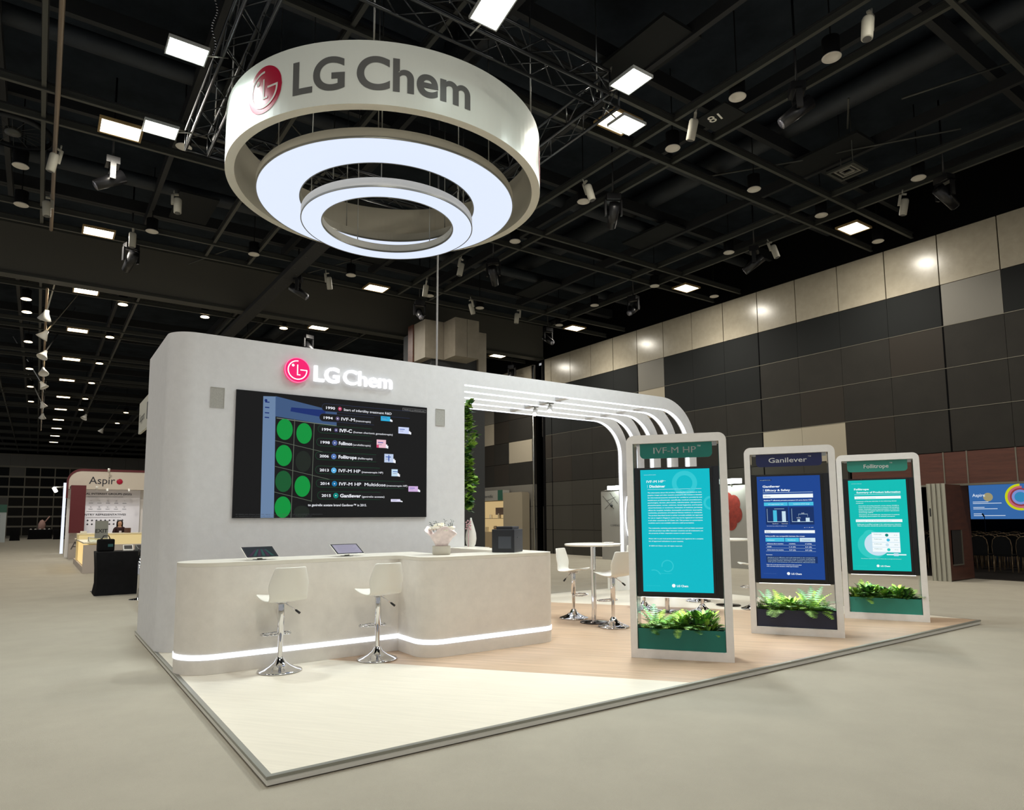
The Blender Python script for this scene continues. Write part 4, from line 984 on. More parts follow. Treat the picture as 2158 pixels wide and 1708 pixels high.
def c_navy(R, T, ring, wide):
    R(.04, .028, .24, .044, 3); T('www.ganilever.com', .05, .04, .009, .17, mi=4)
    T('Ganilever', .09, .11, .028, .28, bold=.03); T('Efficacy & Safety', .13, .147, .026, .4, bold=.03); R(.098, .125, .103, .15, 4); R(.09, .16, .88, .163, 4)
    R(.09, .178, .88, .215, 0); T('Efficacy', .11, .204, .016, .1, mi=3, lay=5)
    T('Ganilever\u2122 effectively prevents premature LH surge during COS', .1, .243, .015, .76, bold=.02)
    R(.1, .257, .48, .292, 2); R(.49, .257, .88, .292, 2); T('LH suppression rate', .17, .28, .013, .24, lay=5); T('Incidence of LH surge', .57, .28, .013, .25, lay=5)
    R(.12, .305, .48, .475, 3); R(.5, .305, .88, .475, 3)
    R(.145, .32, .149, .45, 4, 2); R(.145, .446, .47, .45, 4, 2); R(.24, .335, .30, .446, 2, 3); R(.38, .345, .44, .446, 4, 3); R(.26, .32, .42, .323, 4, 3)
    T('Ganilever', .22, .47, .01, .1, lay=5); T('Cetrorelix', .37, .47, .01, .1, lay=5)
    R(.535, .32, .539, .45, 4, 2); R(.535, .446, .86, .45, 4, 2); R(.62, .425, .66, .446, 4, 3); R(.75, .41, .81, .446, 4, 3); R(.64, .375, .642, .4, 4, 3); R(.78, .375, .782, .4, 4, 3); R(.64, .373, .782, .376, 4, 3)
    T('0.0%', .61, .415, .012, .06, lay=5); T('NS', .69, .37, .012, .04, lay=5)
    T('COS: controlled ovarian stimulation; LH: luteinizing hormone', .13, .492, .008, .32); T('p = 0.49', .72, .506, .008, .14)
    R(.09, .53, .88, .558, 0); T('Safety', .11, .552, .015, .08, mi=3, lay=5); T('Safety profile was comparable between the groups', .1, .592, .014, .62, bold=.02)
    R(.1, .603, .4, .642, 2); R(.41, .603, .63, .642, 2); R(.64, .603, .88, .642, 4); T('Indicator', .13, .63, .013, .12, lay=5); T('Ganilever', .45, .628, .012, .13, lay=5); T('Cetrorelix', .68, .628, .012, .13, mi=3, lay=5)
    for i, (a_, b_, c__) in enumerate((('Adverse drug reaction', '1.8 (4/221)', '2.7 (6/220)'), ('OHSS', '1.4 (3)', '2.3 (5)'), ('Serious adverse drug reactions', '0.9 (2)', '0.9 (2)'))):
        tt = .665+.03*i; T(a_, .12, tt, .012, .26 if i != 1 else .07, bold=.02); T(b_, .47, tt, .012, .1, bold=.02); T(c__, .72, tt, .012, .1, bold=.02); R(.1, tt+.008, .88, tt+.0095, 4)
    T('Summary', .1, .772, .009, .1, bold=.02); R(.1, .782, .9, .845, 3)
    wide(['Ganilever is as effective and well tolerated as the comparator', 'in preventing a premature LH surge in women undergoing', 'controlled ovarian stimulation for assisted reproduction', 'with good convenience of subcutaneous administration'], .12, .797, .0145, .74, h=.009, mi=4)
    T('Please refer to the approved product information before prescribing', .1, .868, .010, .55, bold=.02); T('COS: controlled ovarian stimulation. OHSS: hyperstimulation', .1, .884, .010, .5, bold=.02)
def c_green(R, T, ring, wide):
    T('LG Chem follitrope', .06, .04, .009, .18, mi=4); T('Follitrope', .1, .11, .028, .26, bold=.03); T('Summary of Product Information', .14, .145, .026, .76, bold=.03); R(.1, .158, .9, .161, 4)
    R(.1, .18, .9, .21, 0); T('Therapeutic Indications', .12, .203, .014, .35, mi=1, lay=5)
    wide(['Treatment of female infertility in the following clinical', 'situations:'], .12, .24, .02, .7, last=.13)
    wide(['Anovulation (including polycystic ovarian disease, PCOD) in', 'women who have been unresponsive to treatment with clomiphene', 'citrate. Controlled ovarian hyperstimulation to induce the', 'development of multiple follicles for assisted reproduction', 'technology (ART)'], .16, .29, .019, .7, h=.013, last=.25)
    wide(['Stimulation of multi-follicular development in patients', 'undergoing superovulation for assisted conception'], .16, .39, .019, .7, h=.013, last=.62)
    R(.1, .437, .9, .467, 0); T('Dosage and Administration', .12, .46, .014, .6, mi=1, lay=5)
    wide(['Follitrope in prefilled syringe is for subcutaneous injection.', 'The first injection should be performed under supervision.'], .12, .495, .019, .76, h=.014)
    ring(.37, .72, 0, .2, mi=1); ring(.33, .62, 0, .09, mi=1); ring(.45, .71, 0, .17, mi=4, lay=2)
    R(.36, .58, .84, .8, 4, 3)
    for i in range(4):
        tt = .585+.053*i; R(.365, tt+.002, .835, tt+.05, 0, 4); T('Follitrope', .4, tt+.022, .014, .13, mi=3, lay=6); ring(.62+.02*(i % 2), tt+.026, 0, .022, mi=(3, 2, 4, 1)[i], lay=5); T('75 IU', .74, tt+.03, .012, .06, mi=3, lay=6)
    R(.6, .817, .93, .829, 0, 3); R(.72, .808, .8, .838, 4, 4)
    T('This product is registered in Singapore. Please refer to the approved information.', .15, .873, .009, .7)
kiosk(4.218, 1.172, -.920, 'teal', ('IVF-M HP', .072, .46), 'nearest tall white display kiosk with a teal screen headed IVF-M HP', (12, 112, 100), (10, 84, 76), (0, 186, 200), c_teal, 1.082, 'nearest', ['fern_broad', 'fern_tall', 'fern', 'fern_broad', 'fern', 'leafy2', 'fern', 'leafy', 'leafy2', 'fern'])
kiosk(6.572, 1.325, -1.006, 'navy', ('Ganilever', .066, .47), 'middle tall white display kiosk with a navy screen headed Ganilever', (22, 30, 78), (18, 24, 48), (22, 66, 142), c_navy, 1.112, 'middle', ['fern', 'fern_tall', 'fern_broad', 'fern', 'leafy2', 'fern', 'fern_broad', 'fern_tall', 'fern', 'fern'])
kiosk(8.800, 1.292, -1.072, 'green', ('Follitrope', .060, .33), 'farthest tall white display kiosk with a green screen headed Follitrope', (44, 134, 118), (26, 80, 70), (0, 188, 180), c_green, 1.10, 'farthest', ['leafy2', 'fern', 'leafy', 'leafy2', 'fern', 'leafy', 'fern', 'leafy2', 'leafy', 'fern'])

# ================================================================ BACKGROUND, LEFT
def draped_table(x0, x1, y0, y1, h, label, flare=.06, name='draped_table'):
    cx, cy = (x0+x1)/2, (y0+y1)/2
    t = thing(name, label, 'table', (cx, cy, 0)); hx, hy = (x1-x0)/2, (y1-y0)/2
    m = MB(); n = 96; rows_ = []
    for k, (z, g) in enumerate(((h, 0), (h-.01, .01), (h*.6, .0-.02), (h*.25, -.03), (0.004, .0))):
        row = []
        for i in range(n):
            a = 2*PI*i/n; c, s = math.cos(a), math.sin(a); q = 1/max(abs(c), abs(s)); w_ = (1+.02*math.sin(a*17)*(k > 1)*k/3)
            row.append(m.v(((hx+g)*c*q*w_, (hy+g)*s*q*w_, z)))
        rows_.append(row)
    for A, B in zip(rows_, rows_[1:]):
        for i in range(n): m.bm.faces.new((A[i], A[(i+1) % n], B[(i+1) % n], B[i]))
    m.bm.faces.new(rows_[0]); m.build('table_cover', blackm, t, smooth=True)
    return t
draped_table(-.12, 1.3, 12.75, 13.55, .93, 'table under a floor-length black cloth just left of the stand wall')
t = thing('bag', 'black bag standing on the black-clothed table', 'bag', (.06, 13.1, .93), .2)
m = MB(); m.box(-.16, .16, -.09, .09, 0, .27); m.build('bag_body', blackm, t, bevel=.03)
m = MB(); m.path([(-.08, 0, .27), (-.05, 0, .34), (.05, 0, .34), (.08, 0, .27)], .01); m.build('handle', black, t)
m = MB(); m.box(.02, .12, -.095, -.088, .1, .16); m.build('badge', M('badge_teal', (40, 90, 92), .5), t)
t = thing('exit_sign', 'grey framed EXIT notice on a thin stand behind the black bag', 'sign', (.02, 13.9, 0))
m = MB(); m.lathe([(0, 0), (.16, 0), (.16, .015), (0, .02)], n=24); m.tube((0, 0, .01), (0, 0, 1.2), .012); m.build('stand', steel, t)
m = MB(); m.box(-.13, .13, -.012, .012, 1.2, 1.6); m.build('sign_board', M('notice_grey', (150, 150, 140), .4), t)
m = MB(); text(m, 'EXIT', .085, (0, -.014, 1.33), bold=.02, align='CENTER', width=.24); m.build('sign_letters', M('notice_ink', (40, 42, 44), .6), t, auto=False)
t = thing('queue_post', 'chrome queue barrier post at the left edge of the stand wall', 'barrier post', (.56, 11.5, 0))
m = MB(); m.lathe([(0, 0), (.17, 0), (.17, .012), (.03, .03), (.03, .05)], n=28); m.build('base', chrome, t)
m = MB(); m.tube((0, 0, .03), (0, 0, .96), .03); m.build('post', chrome, t)
m = MB(); m.tube((0, 0, .9), (0, 0, 1.02), .036); m.build('belt_head', black, t)
t = thing('banner_stand', 'slim white sign holder rising behind the queue post', 'sign holder', (.8, 12.0, 0))
m = MB(); m.tube((0, 0, 0.01), (0, 0, 1.5), .018); m.lathe([(0, 0), (.14, 0), (.14, .012), (0, .02)], n=20); m.build('stand', steel, t)
m = MB(); m.box(-.1, .25, -.01, .01, 1.2, 1.62); m.build('sign_board', whitem, t)
for i, (x, y, nm) in enumerate(((.5, 13.15, 'white'), (.75, 13.1, 'grey'), (1.05, 13.2, 'black'))):
    t = thing('card_reader', 'small %s device lying on the black-clothed table' % nm, 'device', (x, y, .93), .5*i, group='devices on the black table')
    m = MB(); m.hexa([(-.1, -.07, 0), (.1, -.07, 0), (.1, .07, 0), (-.1, .07, 0), (-.1, -.07, .02), (.1, -.07, .02), (.1, .07, .13), (-.1, .07, .13)]); m.build('device_body', {'white': white, 'grey': M('dev_grey', (120, 124, 120), .5), 'black': black}[nm], t)
    m = MB(); m.face([(-.08, -.05, .0375), (.08, -.05, .0375), (.08, .05, .118), (-.08, .05, .118)]); m.build('device_screen', black, t)
# side sign on the neighbouring stand
t = thing('fascia_sign', 'pale sign board with faint lettering sticking out past the left edge of the stand wall', 'sign')
m = MB(); m.box(.3, .34, 8.9, 10.35, 3.25, 3.84); m.build('sign_board', M('sign_cream', (190, 188, 176), .6), t)
m = MB(); text(m, 'Support', .16, (.296, 10.2, 3.45), dx=(0, -1, 0), dy=(0, 0, 1)); m.box(.29, .299, 9.05, 9.15, 3.4, 3.7); m.build('sign_letters', M('notice_ink', (40, 42, 44), .6), t, auto=False)
m = MB(); m.tube((.32, 8.95, 0), (.32, 8.95, 3.3), .03); m.tube((.32, 10.3, 0), (.32, 10.3, 3.3), .03) if 0 else m.tube((.45, 9.6, 0), (.45, 9.6, 3.8), .03); m.box(.33, .47, 9.57, 9.63, 3.4, 3.5); m.build('mast', steel, t)

# congress booth at the end of the aisle
t = thing('congress_booth', 'cream booth with dark red arched edge and Aspire lettering at the far left', 'booth')
Y = 31
P = [(-.14, 3.0)]+[( .35+ .5*math.cos(math.radians(a)) - .0, 3.32+.48*math.sin(math.radians(a))) for a in range(180, 89, -10)]+[(6, 3.8), (6, 3.0)]
P[0] = (-.15, 3.0)
m = MB(); m.prism(P, Y, Y+.4, 0, fn=lambda x, z, y: (x, y, z)); m.build('fascia', M('booth_cream', (222, 212, 198), .6), t)
P2 = [(-.22, 2.6)]+[(.35+.57*math.cos(math.radians(a)), 3.32+.58*math.sin(math.radians(a))) for a in range(180, 89, -10)]+[(6, 3.9), (6, 3.8)]+[( .35+ .5*math.cos(math.radians(a)), 3.32+.48*math.sin(math.radians(a))) for a in range(90, 181, 10)]+[(-.15, 2.6)]
m = MB(); m.prism(P2, Y-.02, Y+.42, 0, fn=lambda x, z, y: (x, y, z)); m.build('edge_band', M('booth_maroon', (96, 26, 34), .5), t)
m = MB(); m.box(-.15, 6, Y+.7, Y+.8, 0, 3.0); m.build('back_wall', M('booth_white', (226, 222, 218), .6), t)
m = MB(); text(m, 'Aspir', .34, (.6, Y-.01, 3.24), width=1.0); m.build('booth_lettering', M('booth_ink', (40, 40, 52), .5), t, auto=False)
m = MB(); m.lathe([(0, -.13), (.09, -.09), (.13, 0), (.09, .09), (0, .13)], c=(1.78, Y-.02, 3.36), n=20, sy=.25); m.build('logo_ball', logored, t)
m = MB(); m.box(.5, 2.7, Y+.6, Y+.68, 1.0, 3.0); m.build('poster_panel', M('booth_poster', (232, 230, 236), .5), t)
m = MB(); yy = Y+.595
text(m, 'SPECIAL INTEREST GROUPS (SIGS)', .085, (.2, yy, 2.78), width=2.15, bold=.02); text(m, 'COUNTRY REPRESENTATIVES', .085, (.2, yy, 1.84), width=1.95, bold=.02)
for k in range(5):
    for q in range(2):
        x = .75+.33*k; z = 2.5-.27*q; m.lathe([(0, 0), (.035, .002), (0, .004)], c=(x, yy, z), n=8); m.box(x-.08, x+.08, yy-.004, yy, z-.11, z-.095)
m.box(.6, 2.0, yy-.004, yy, 2.68, 2.69); m.box(.6, 1.95, yy-.004, yy, 2.02, 2.03); m.box(.6, 1.95, yy-.004, yy, 1.75, 1.76)
for k in range(9):
    for q in range(2): m.lathe([(0, -.045), (.045, 0), (0, .045)], c=(.66+.17*k, yy, 1.62-.17*q), n=10, sy=.1)
m.build('poster_text', M('booth_ink', (40, 40, 52), .5), t, auto=False)
m = MB(); m.box(-.1, .44, 29.5, 29.6, 1.1, 3.1); m.box(-.1, .44, 29.6, 31, 3.02, 3.1); m.build('red_panel', M('booth_maroon', (96, 26, 34), .5), t)
area('booth_lamp', (1.5, 30.5, 3.1), 40, 2, .2, (.95, .97, 1), rot=(-.5, 0, 0), parent=t)
for i, (x, z) in enumerate(((1.32, 3.86), (1.3, 2.97), (2.15, 2.97), (.9, 3.05))):
    o = thing('booth_spotlight', 'small spotlight on the cream Aspire booth, %s' % ('on its top edge', 'under the fascia, left', 'under the fascia, right', 'left end')[i], 'spotlight', (x, Y-.25, z), group='spotlights of the cream booth')
    m = MB(); m.tube((0, 0, 0), (0, .25, 0), .015); m.build('arm', steel, o)
    m = MB(); m.tube((0, -.02, .05), (0, .06, -.06), .05); m.build('lamp_body', white, o)
def podium(x0, x1, y0, y1, h, label, mt, letter=None):
    t = thing('podium', label, 'podium', (x0, y0, 0)); m = MB(); m.box(0, x1-x0, 0, y1-y0, 0, h); m.build('podium_body', mt, t)
    if letter: m = MB(); text(m, letter, .35, ((x1-x0)/2, -.004, h*.35), align='CENTER'); m.build('podium_letter', M('booth_ink2', (90, 84, 84), .5), t, auto=False)
    return t
podium(-.06, .4, 30.0, 30.4, 1.15, 'pale podium with a large letter A in front of the red panel', M('podium_grey', (196, 186, 178), .6), 'A')
podium(-.1, .1, 33, 33.4, .6, 'low pale block beside the lit white column', M('podium_grey', (196, 186, 178), .6))
t = thing('light_column', 'glowing white upright banner at the far end of the aisle', 'banner', (-.2, 36, 0))
m = MB(); m.box(0, .12, 0, .4, 0, 3.5); m.build('banner_body', emit('banner_glow', (240, 244, 255), 1.0), t)
m = MB(); m.tube((-.45, .1, 3.3), (.6, .1, 3.3), .03); m.build('lamp_bar', steel, t)
m = MB(); m.tube((-.4, .1, 3.25), (-.3, 0, 3.05), .08); m.build('lamp_head', emit('spot_lens', (255, 250, 240), 6), t)
t = thing('pull_up_banner', 'pale pull-up banner left of the red panel', 'banner', (-.1, 32.4, 0))
m = MB(); m.box(0, .5, 0, .05, 0.05, 2.2); m.build('banner_sheet', M('booth_poster', (232, 230, 236), .5), t)
m = MB(); m.box(-.02, .52, -.06, .1, 0, .06); m.build('banner_base', steel, t)
# registration counters
t = thing('display_counter', 'long cream counter with warm lit end on the left aisle', 'counter')
m = MB(); m.box(0, 3.2, 20.3, 20.4, 0, .86); m.box(0, .05, 20.4, 26.5, 0, .2); m.box(3.1, 3.2, 20.4, 26.5, 0, .86); m.build('counter_front', M('podium_grey', (196, 186, 178), .6), t)
m = MB(); m.box(.06, .1, 20.45, 26.4, .2, .9); m.build('lit_side', emit('warm_panel', (255, 216, 140), .9), t)
m = MB(); m.box(0, .5, 20.3, 26.5, .9, .94); m.box(0, 3.2, 24.6, 25.2, 1.1, 1.15); m.box(0, 3.2, 24.7, 25.1, .2, 1.1); m.build('counter_top', M('counter_cream', (232, 222, 190), .5), t)
m = MB(); m.box(.06, 3.1, 24.64, 24.69, .3, 1.08); m.build('counter_glow', emit('warm_panel2', (250, 224, 160), .7), t)
t = thing('glass_case', 'small glass box with white edges on the cream counter', 'glass case', (.16, 20.6, .86))
m = MB(); m.path([(0, 0, .0), (.5, 0, .0), (.5, .5, .0), (0, .5, 0)], .012, closed=True); m.path([(0, 0, .22), (.5, 0, .22), (.5, .5, .22), (0, .5, .22)], .012, closed=True)
for a_, b_ in ((0, 0), (.5, 0), (.5, .5), (0, .5)): m.tube((a_, b_, 0), (a_, b_, .22), .012)
m.build('case_frame', white, t)
m = MB(); m.box(.01, .49, .01, .49, .02, .21); m.build('case_glass', M('case_glass_mat', (230, 240, 238), .05, trans=.95), t)
for i, (x, y, nm, c) in enumerate(((.2, 24.8, 'white box', (230, 226, 214)), (.75, 24.85, 'black camera', (20, 20, 22)), (1.6, 24.85, 'brown packet', (90, 60, 50)), (2.3, 24.8, 'dark phone', (24, 24, 26)), (2.8, 24.9, 'pink parcel', (190, 140, 150)))):
    m = MB(); m.box(-.1, .1, -.07, .07, 0, .08+.05*(i % 3)); o = m.build('counter_item', M('item%d' % i, c, .6), bevel=.012); o.location = (x, y, 1.15); o.rotation_euler = (0, 0, i)
    tag(o, 'small %s lying on the far cream counter' % nm, 'item', 'things on the far counter')

# person behind the counter
def skin_body(name, joints, edges, m, parent=None, subd=2):
    me = bpy.data.meshes.new(name); me.from_pydata([j[0] for j in joints], edges, []); me.materials.append(m)
    o = bpy.data.objects.new(name, me); col.objects.link(o)
    if parent: o.parent = parent
    md = o.modifiers.new('skin', 'SKIN'); me.skin_vertices.new() if not me.skin_vertices else None
    for i, j in enumerate(joints): me.skin_vertices[0].data[i].radius = (j[1], j[2] if len(j) > 2 else j[1])
    me.skin_vertices[0].data[0].use_root = True
    md.use_smooth_shade = True; sb = o.modifiers.new('subd', 'SUBSURF'); sb.levels = subd; sb.render_levels = subd
    return o
skinm = M('skin', (206, 160, 132), .55); hairm = M('hair_black', (22, 16, 16), .5); top_ = M('dark_maroon_top', (44, 16, 22), .8)
t = thing('person', 'person with long dark hair in a dark top behind the cream counter, looking down', 'person', (1.40, 25.6, 0), PI)
t.scale = (.95, .95, .93)
J = [((0, 0, .95), .15, .11), ((0, 0, 1.15), .135, .1), ((0, .0, 1.33), .155, .1), ((0, 0, 1.43), .09, .07), ((0, .01, 1.49), .05), ((0, .03, 1.56), .08, .085), ((0, .035, 1.64), .082, .095), ((0, .03, 1.70), .055),
     ((.16, 0, 1.40), .055), ((.22, .05, 1.16), .042), ((.12, .26, 1.19), .034), ((.05, .32, 1.2), .026), ((-.16, 0, 1.40), .055), ((-.22, .05, 1.16), .042), ((-.12, .26, 1.19), .034), ((-.05, .32, 1.2), .026),
     ((.09, 0, .86), .1), ((.1, .01, .48), .065), ((.1, 0, .1), .045), ((.1, .12, .05), .035), ((-.09, 0, .86), .1), ((-.1, .01, .48), .065), ((-.1, 0, .1), .045), ((-.1, .12, .05), .035)]
E_ = [(0, 1), (1, 2), (2, 3), (3, 4), (4, 5), (5, 6), (6, 7), (3, 8), (8, 9), (9, 10), (10, 11), (3, 12), (12, 13), (13, 14), (14, 15), (0, 16), (16, 17), (17, 18), (18, 19), (0, 20), (20, 21), (21, 22), (22, 23)]
skin_body('body', J, E_, skinm, t)
JT = [((0, 0, .9), .165, .125), ((0, 0, 1.15), .15, .115), ((0, 0, 1.33), .168, .115), ((0, 0, 1.43), .1, .08), ((.16, 0, 1.40), .068), ((.22, .05, 1.16), .055), ((.15, .2, 1.18), .046), ((-.16, 0, 1.40), .068), ((-.22, .05, 1.16), .055), ((-.15, .2, 1.18), .046)]
skin_body('shirt', JT, [(0, 1), (1, 2), (2, 3), (3, 4), (4, 5), (5, 6), (3, 7), (7, 8), (8, 9)], top_, t)
JP = [((0, 0, .9), .165, .125), ((.09, 0, .84), .115), ((.1, .01, .48), .08), ((.1, 0, .12), .065), ((-.09, 0, .84), .115), ((-.1, .01, .48), .08), ((-.1, 0, .12), .065)]
skin_body('trousers', JP, [(0, 1), (1, 2), (2, 3), (0, 4), (4, 5), (5, 6)], black, t)
m = MB(); m.lathe([(0, .135), (.07, .12), (.105, .06), (.112, -.02), (.11, -.14), (.12, -.26), (.1, -.3)], c=(0, -.015, 1.62), n=24)
for v in m.bm.verts:
    if v.co.y > .03 and v.co.z < 1.70: v.co.x = (1 if v.co.x > 0 else -1)*max(abs(v.co.x), .088); v.co.y = min(v.co.y, .06)
for fc in [fc for fc in m.bm.faces if fc.calc_center_median().y > .03 and fc.calc_center_median().z < 1.69]: m.bm.faces.remove(fc)
m.build('hair', hairm, t, solid=.012)
for sx in (-1, 1):
    m = MB(); m.lathe([(0, -.012), (.014, 0), (0, .012)], c=(sx*.033, .122, 1.64), n=8, sy=.4); m.build('eye', black, t)
    for k in range(5):
        m = MB(); m.path([(sx*(.05-.012*k), .33, 1.2), (sx*(.045-.012*k), .37+.006*(2-abs(k-2)), 1.195), (sx*(.04-.012*k), .395+.006*(2-abs(k-2)), 1.175)], .008, n=6); m.build('finger', skinm, t)
m = MB(); m.lathe([(0, .02), (.012, 0), (0, -.008)], c=(0, .128, 1.61), n=8); m.build('nose', skinm, t)
m = MB(); m.box(-.022, .022, .118, .124, 1.575, 1.583); m.build('mouth', M('lips', (150, 70, 72), .5), t)
m = MB(); m.box(-.04, .04, .36, .37, 1.15, 1.29); o = m.build('phone', M('phone_white', (214, 208, 214), .3), bevel=.004); o.location = (1.40, 25.62, -.07); o.rotation_euler = (0, 0, PI); tag(o, 'pale phone held by the person behind the cream counter', 'phone')

# far end: poster boards, black tables
t = thing('poster_board', 'white lit poster board with green top at the left edge of the photo', 'poster board', (-4.3, 61, 0))
m = MB(); m.box(-1.6, 1.15, 0, .15, 0, 2.3, 0); m.box(-1.6, 1.15, -.02, .17, 2.3, 2.9, 1)
for k in range(12): m.box(-1.4, .8, -.01, 0, .6+.13*k, .63+.13*k, 2)
m.build('board', [M('poster_white', (206, 214, 214), .5), M('poster_green', (60, 110, 92), .5), M('poster_line', (120, 140, 160), .5)], t)
for i, (x0, x1, y) in enumerate(((-3.0, -2.3, 66), (-1.8, .0, 70), (.05, .9, 68))):
    draped_table(x0, x1, y, y+.8, 1.1 if i == 0 else .85, 'black draped table at the far end of the aisle, %s' % ('narrow high one', 'wide one', 'one nearest the booth')[i])
for k in range(5):
    m = MB(); m.lathe([(0, 0), (.09, 0), (.1, .05), (0, .1)], n=12); o = m.build('boxed_meal', whitem); o.location = (-1.6+.34*k, 70.2, .85); tag(o, 'small white dish on the wide black table far down the aisle', 'dish', 'dishes on the far black table')
t = thing('display_figure', 'pink and white decoration standing on the far black table', 'decoration', (-.8, 70.5, .85))
m = MB(); m.lathe([(0, 0), (.3, 0), (.28, .5), (.15, .8), (0, .9)], n=14); m.tube((.1, 0, .5), (.55, 0, 1.2), .05); m.build('figure_body', M('fig_pink', (200, 160, 150), .7), t)

# ================================================================ BACKGROUND, BEHIND THE STAND
t = thing('shop_booth', 'lit beige booth with green-cornered name board at the back wall', 'booth')
m = MB(); m.box(17.3, 17.7, 22.9, 25.6, 2.45, 2.95); m.build('name_board', M('shop_board', (150, 148, 140), .6), t)
m = MB(); m.box(17.28, 17.3, 22.9, 23.3, 2.45, 2.95); m.build('green_corner', M('shop_green', (30, 84, 66), .5), t)
m = MB(); text(m, 'Fisher Scientific', .15, (17.27, 25.5, 2.6), dx=(0, -1, 0), dy=(0, 0, 1), width=1.8); m.build('board_lettering', M('notice_ink', (40, 42, 44), .6), t, auto=False)
m = MB(); m.box(17.62, 17.72, 22.95, 25.6, 0, 2.42); m.build('lit_back', emit('shop_warm', (216, 186, 132), .75), t)
m = MB(); m.box(17.4, 17.62, 23.0, 23.9, 1.1, 1.14); m.box(17.4, 17.62, 23.0, 25.5, 1.55, 1.58); m.box(17.3, 17.62, 22.98, 25.5, .0, .9)
m.build('shelves', M('shop_shelf', (170, 150, 116), .6), t)
m = MB(); m.box(17.45, 17.6, 23.0, 23.75, 1.75, 2.1); m.build('dark_box', M('shop_brown', (104, 84, 70), .6), t)
for i in range(6):
    m = MB(); m.box(-.06, .06, -.05, .05, 0, .18+.06*(i % 3)); o = m.build('boxed_product', M('prod%d' % (i % 3), ((236, 222, 190), (200, 184, 150), (150, 130, 104))[i % 3], .6)); o.location = (17.5, 23.1+.38*i, 1.58 if i % 2 else .9+.0); tag(o, 'small pale carton on the shelves of the lit beige booth', 'carton', 'cartons in the beige booth')
m = MB(); m.box(17.3, 17.7, 21.32, 22.85, 0, 2.8); m.box(17.28, 17.7, 21.25, 21.3, 0, 2.75); tag(m.build('partition_panel', M('partition_beige', (150, 140, 120), .7)), 'beige partition panel right of the lit beige booth', 'partition')
# grey poster wall with lamp, red flower poster
t = thing('poster_wall', 'grey poster wall with a small dark motif and a bright lamp behind the high tables', 'poster wall')
m = MB(); m.box(16.5, 16.62, 11.9, 15.0, 0, 2.56); m.build('wall_panel', M('poster_grey', (160, 158, 152), .6), t)
m = MB()
for a_, b_ in (((14.9, 2.4), (14.3, 1.9)), ((14.8, 1.9), (14.35, 2.2)), ((14.5, 2.5), (14.1, 2.1)), ((14.7, 2.2), (14.2, 2.35))): m.tube((16.495, a_[0], a_[1]), (16.495, b_[0], b_[1]), .006, n=4)
m.lathe([(0, -.07), (.07, 0), (0, .08)], c=(16.49, 14.42, 2.02), n=10); text(m, 'COMPASS', .07, (16.49, 14.5, 1.25), dx=(0, -1, 0), width=.5)
m.build('motif', M('notice_ink', (40, 42, 44), .6), t, auto=False)
for i, (y, lab) in enumerate(((13.8, 'bright white lamp over the grey poster wall'), (9.0, 'bright white lamp over the red flower poster'))):
    o = thing('exhibition_lamp', lab, 'lamp', (16.44, y, 2.62), group='bright lamps at the back')
    m = MB(); m.box(-.3, -.05, -.45, .45, -.02, .12); m.build('lamp_panel', emit('flood_light', (240, 255, 246), 14), o)
    m = MB(); m.tube((0, .5, .02), (-.2, .9, -.06), .015); m.tube((-.05, 0, .05), (.05, 0, -.1), .02); m.build('lamp_arm', steel, o)
t = thing('flower_poster', 'grey poster wall with a large red flower, seen between the nearest two kiosks', 'poster wall')
m = MB(); m.box(16.5, 16.62, 8.0, 9.6, 0, 2.55); m.build('wall_panel', M('poster_grey', (160, 158, 152), .6), t)
m = MB()
for i in range(6):
    a = i*PI/3+.3; c = (16.493, 9.15+.26*math.cos(a), 1.75+.33*math.sin(a)); m.face([(16.494-.0006*i, c[1]+.24*math.cos(q), c[2]+.28*math.sin(q)) for q in [k*PI/10 for k in range(20)]])
m.build('red_flower', M('flower_red', (140, 46, 34), .6, noise=.3, nscale=8), t, auto=False)
t = thing('white_planter', 'white box planter with dark leafy plants behind the nearest high table', 'planter', (9.15, 6.3, PZ))
m = MB(); m.box(-.35, .6, -.15, .15, 0, .36); m.build('planter_box', white, t)
m = MB(); m.box(-.33, .58, -.13, .13, .36, .37); m.build('planting_soil', soil, t)
for k in range(3):
    o = get_plant('leafy'); o.location = (9.0+.3*k, 6.3, PZ+.37); o.scale = (1.1, 1.1, 1.1); o.rotation_euler = (0, 0, k); tag(o, 'dark leafy plant in the white planter behind the high tables, %s from the left' % ordinal(k), 'plant', 'plants in the white planter')

# ================================================================ BACKGROUND, RIGHT
for i in range(4):
    y0 = 3.05+.1*i
    t = thing('folding_wall_panel', 'folded-back red wood wall panel with metal edge at the room opening, %s from the right' % ordinal(i), 'folding panel', (16.72-.02*i, y0, 0), group='folded wall panels')
    m = MB(); m.box(.02, 1.3, 0, .07, .02, 2.33); m.build('panel_leaf', M('wood_dark', (74, 40, 26), .45, noise=.3, nscale=2.5, stretch=(1, 1, 4)), t)
    m = MB(); m.box(0, .02, 0, .07, .0, 2.35); m.box(.0, .025, .078, .09, 0, 2.35); m.build('metal_edge', M('edge_alum', (176, 174, 160), .4, .3), t)
    if i == 0:
        m = MB(); m.loop([(.15, .37), (.72, .37), (.72, 1.22), (.15, 1.22)], [(.15, .4), (.68, .4), (.68, 1.22), (.15, 1.22)], 0, .02, lambda x, y, z: (x, -z, y)); m.build('inset_frame', joint, t)
        m = MB(); m.box(.15, .68, -.006, 0, .4, 1.22); m.build('inset_panel', M('inset_dark', (36, 30, 24), .5), t)
    if i == 3:
        m = MB(); m.box(-.004, 0, .02, .05, 1.55, 1.75); m.build('lock_plate', black, t)
t = thing('projection_screen', 'large blue projection screen with a colourful spiral in the dark room at the right', 'screen')
XS = 30; m = MB(); m.box(XS, XS+.1, 2.0, 7.62, 1.40, 2.80); m.build('screen_sheet', emit('proj_blue', (58, 108, 172), .85), t)
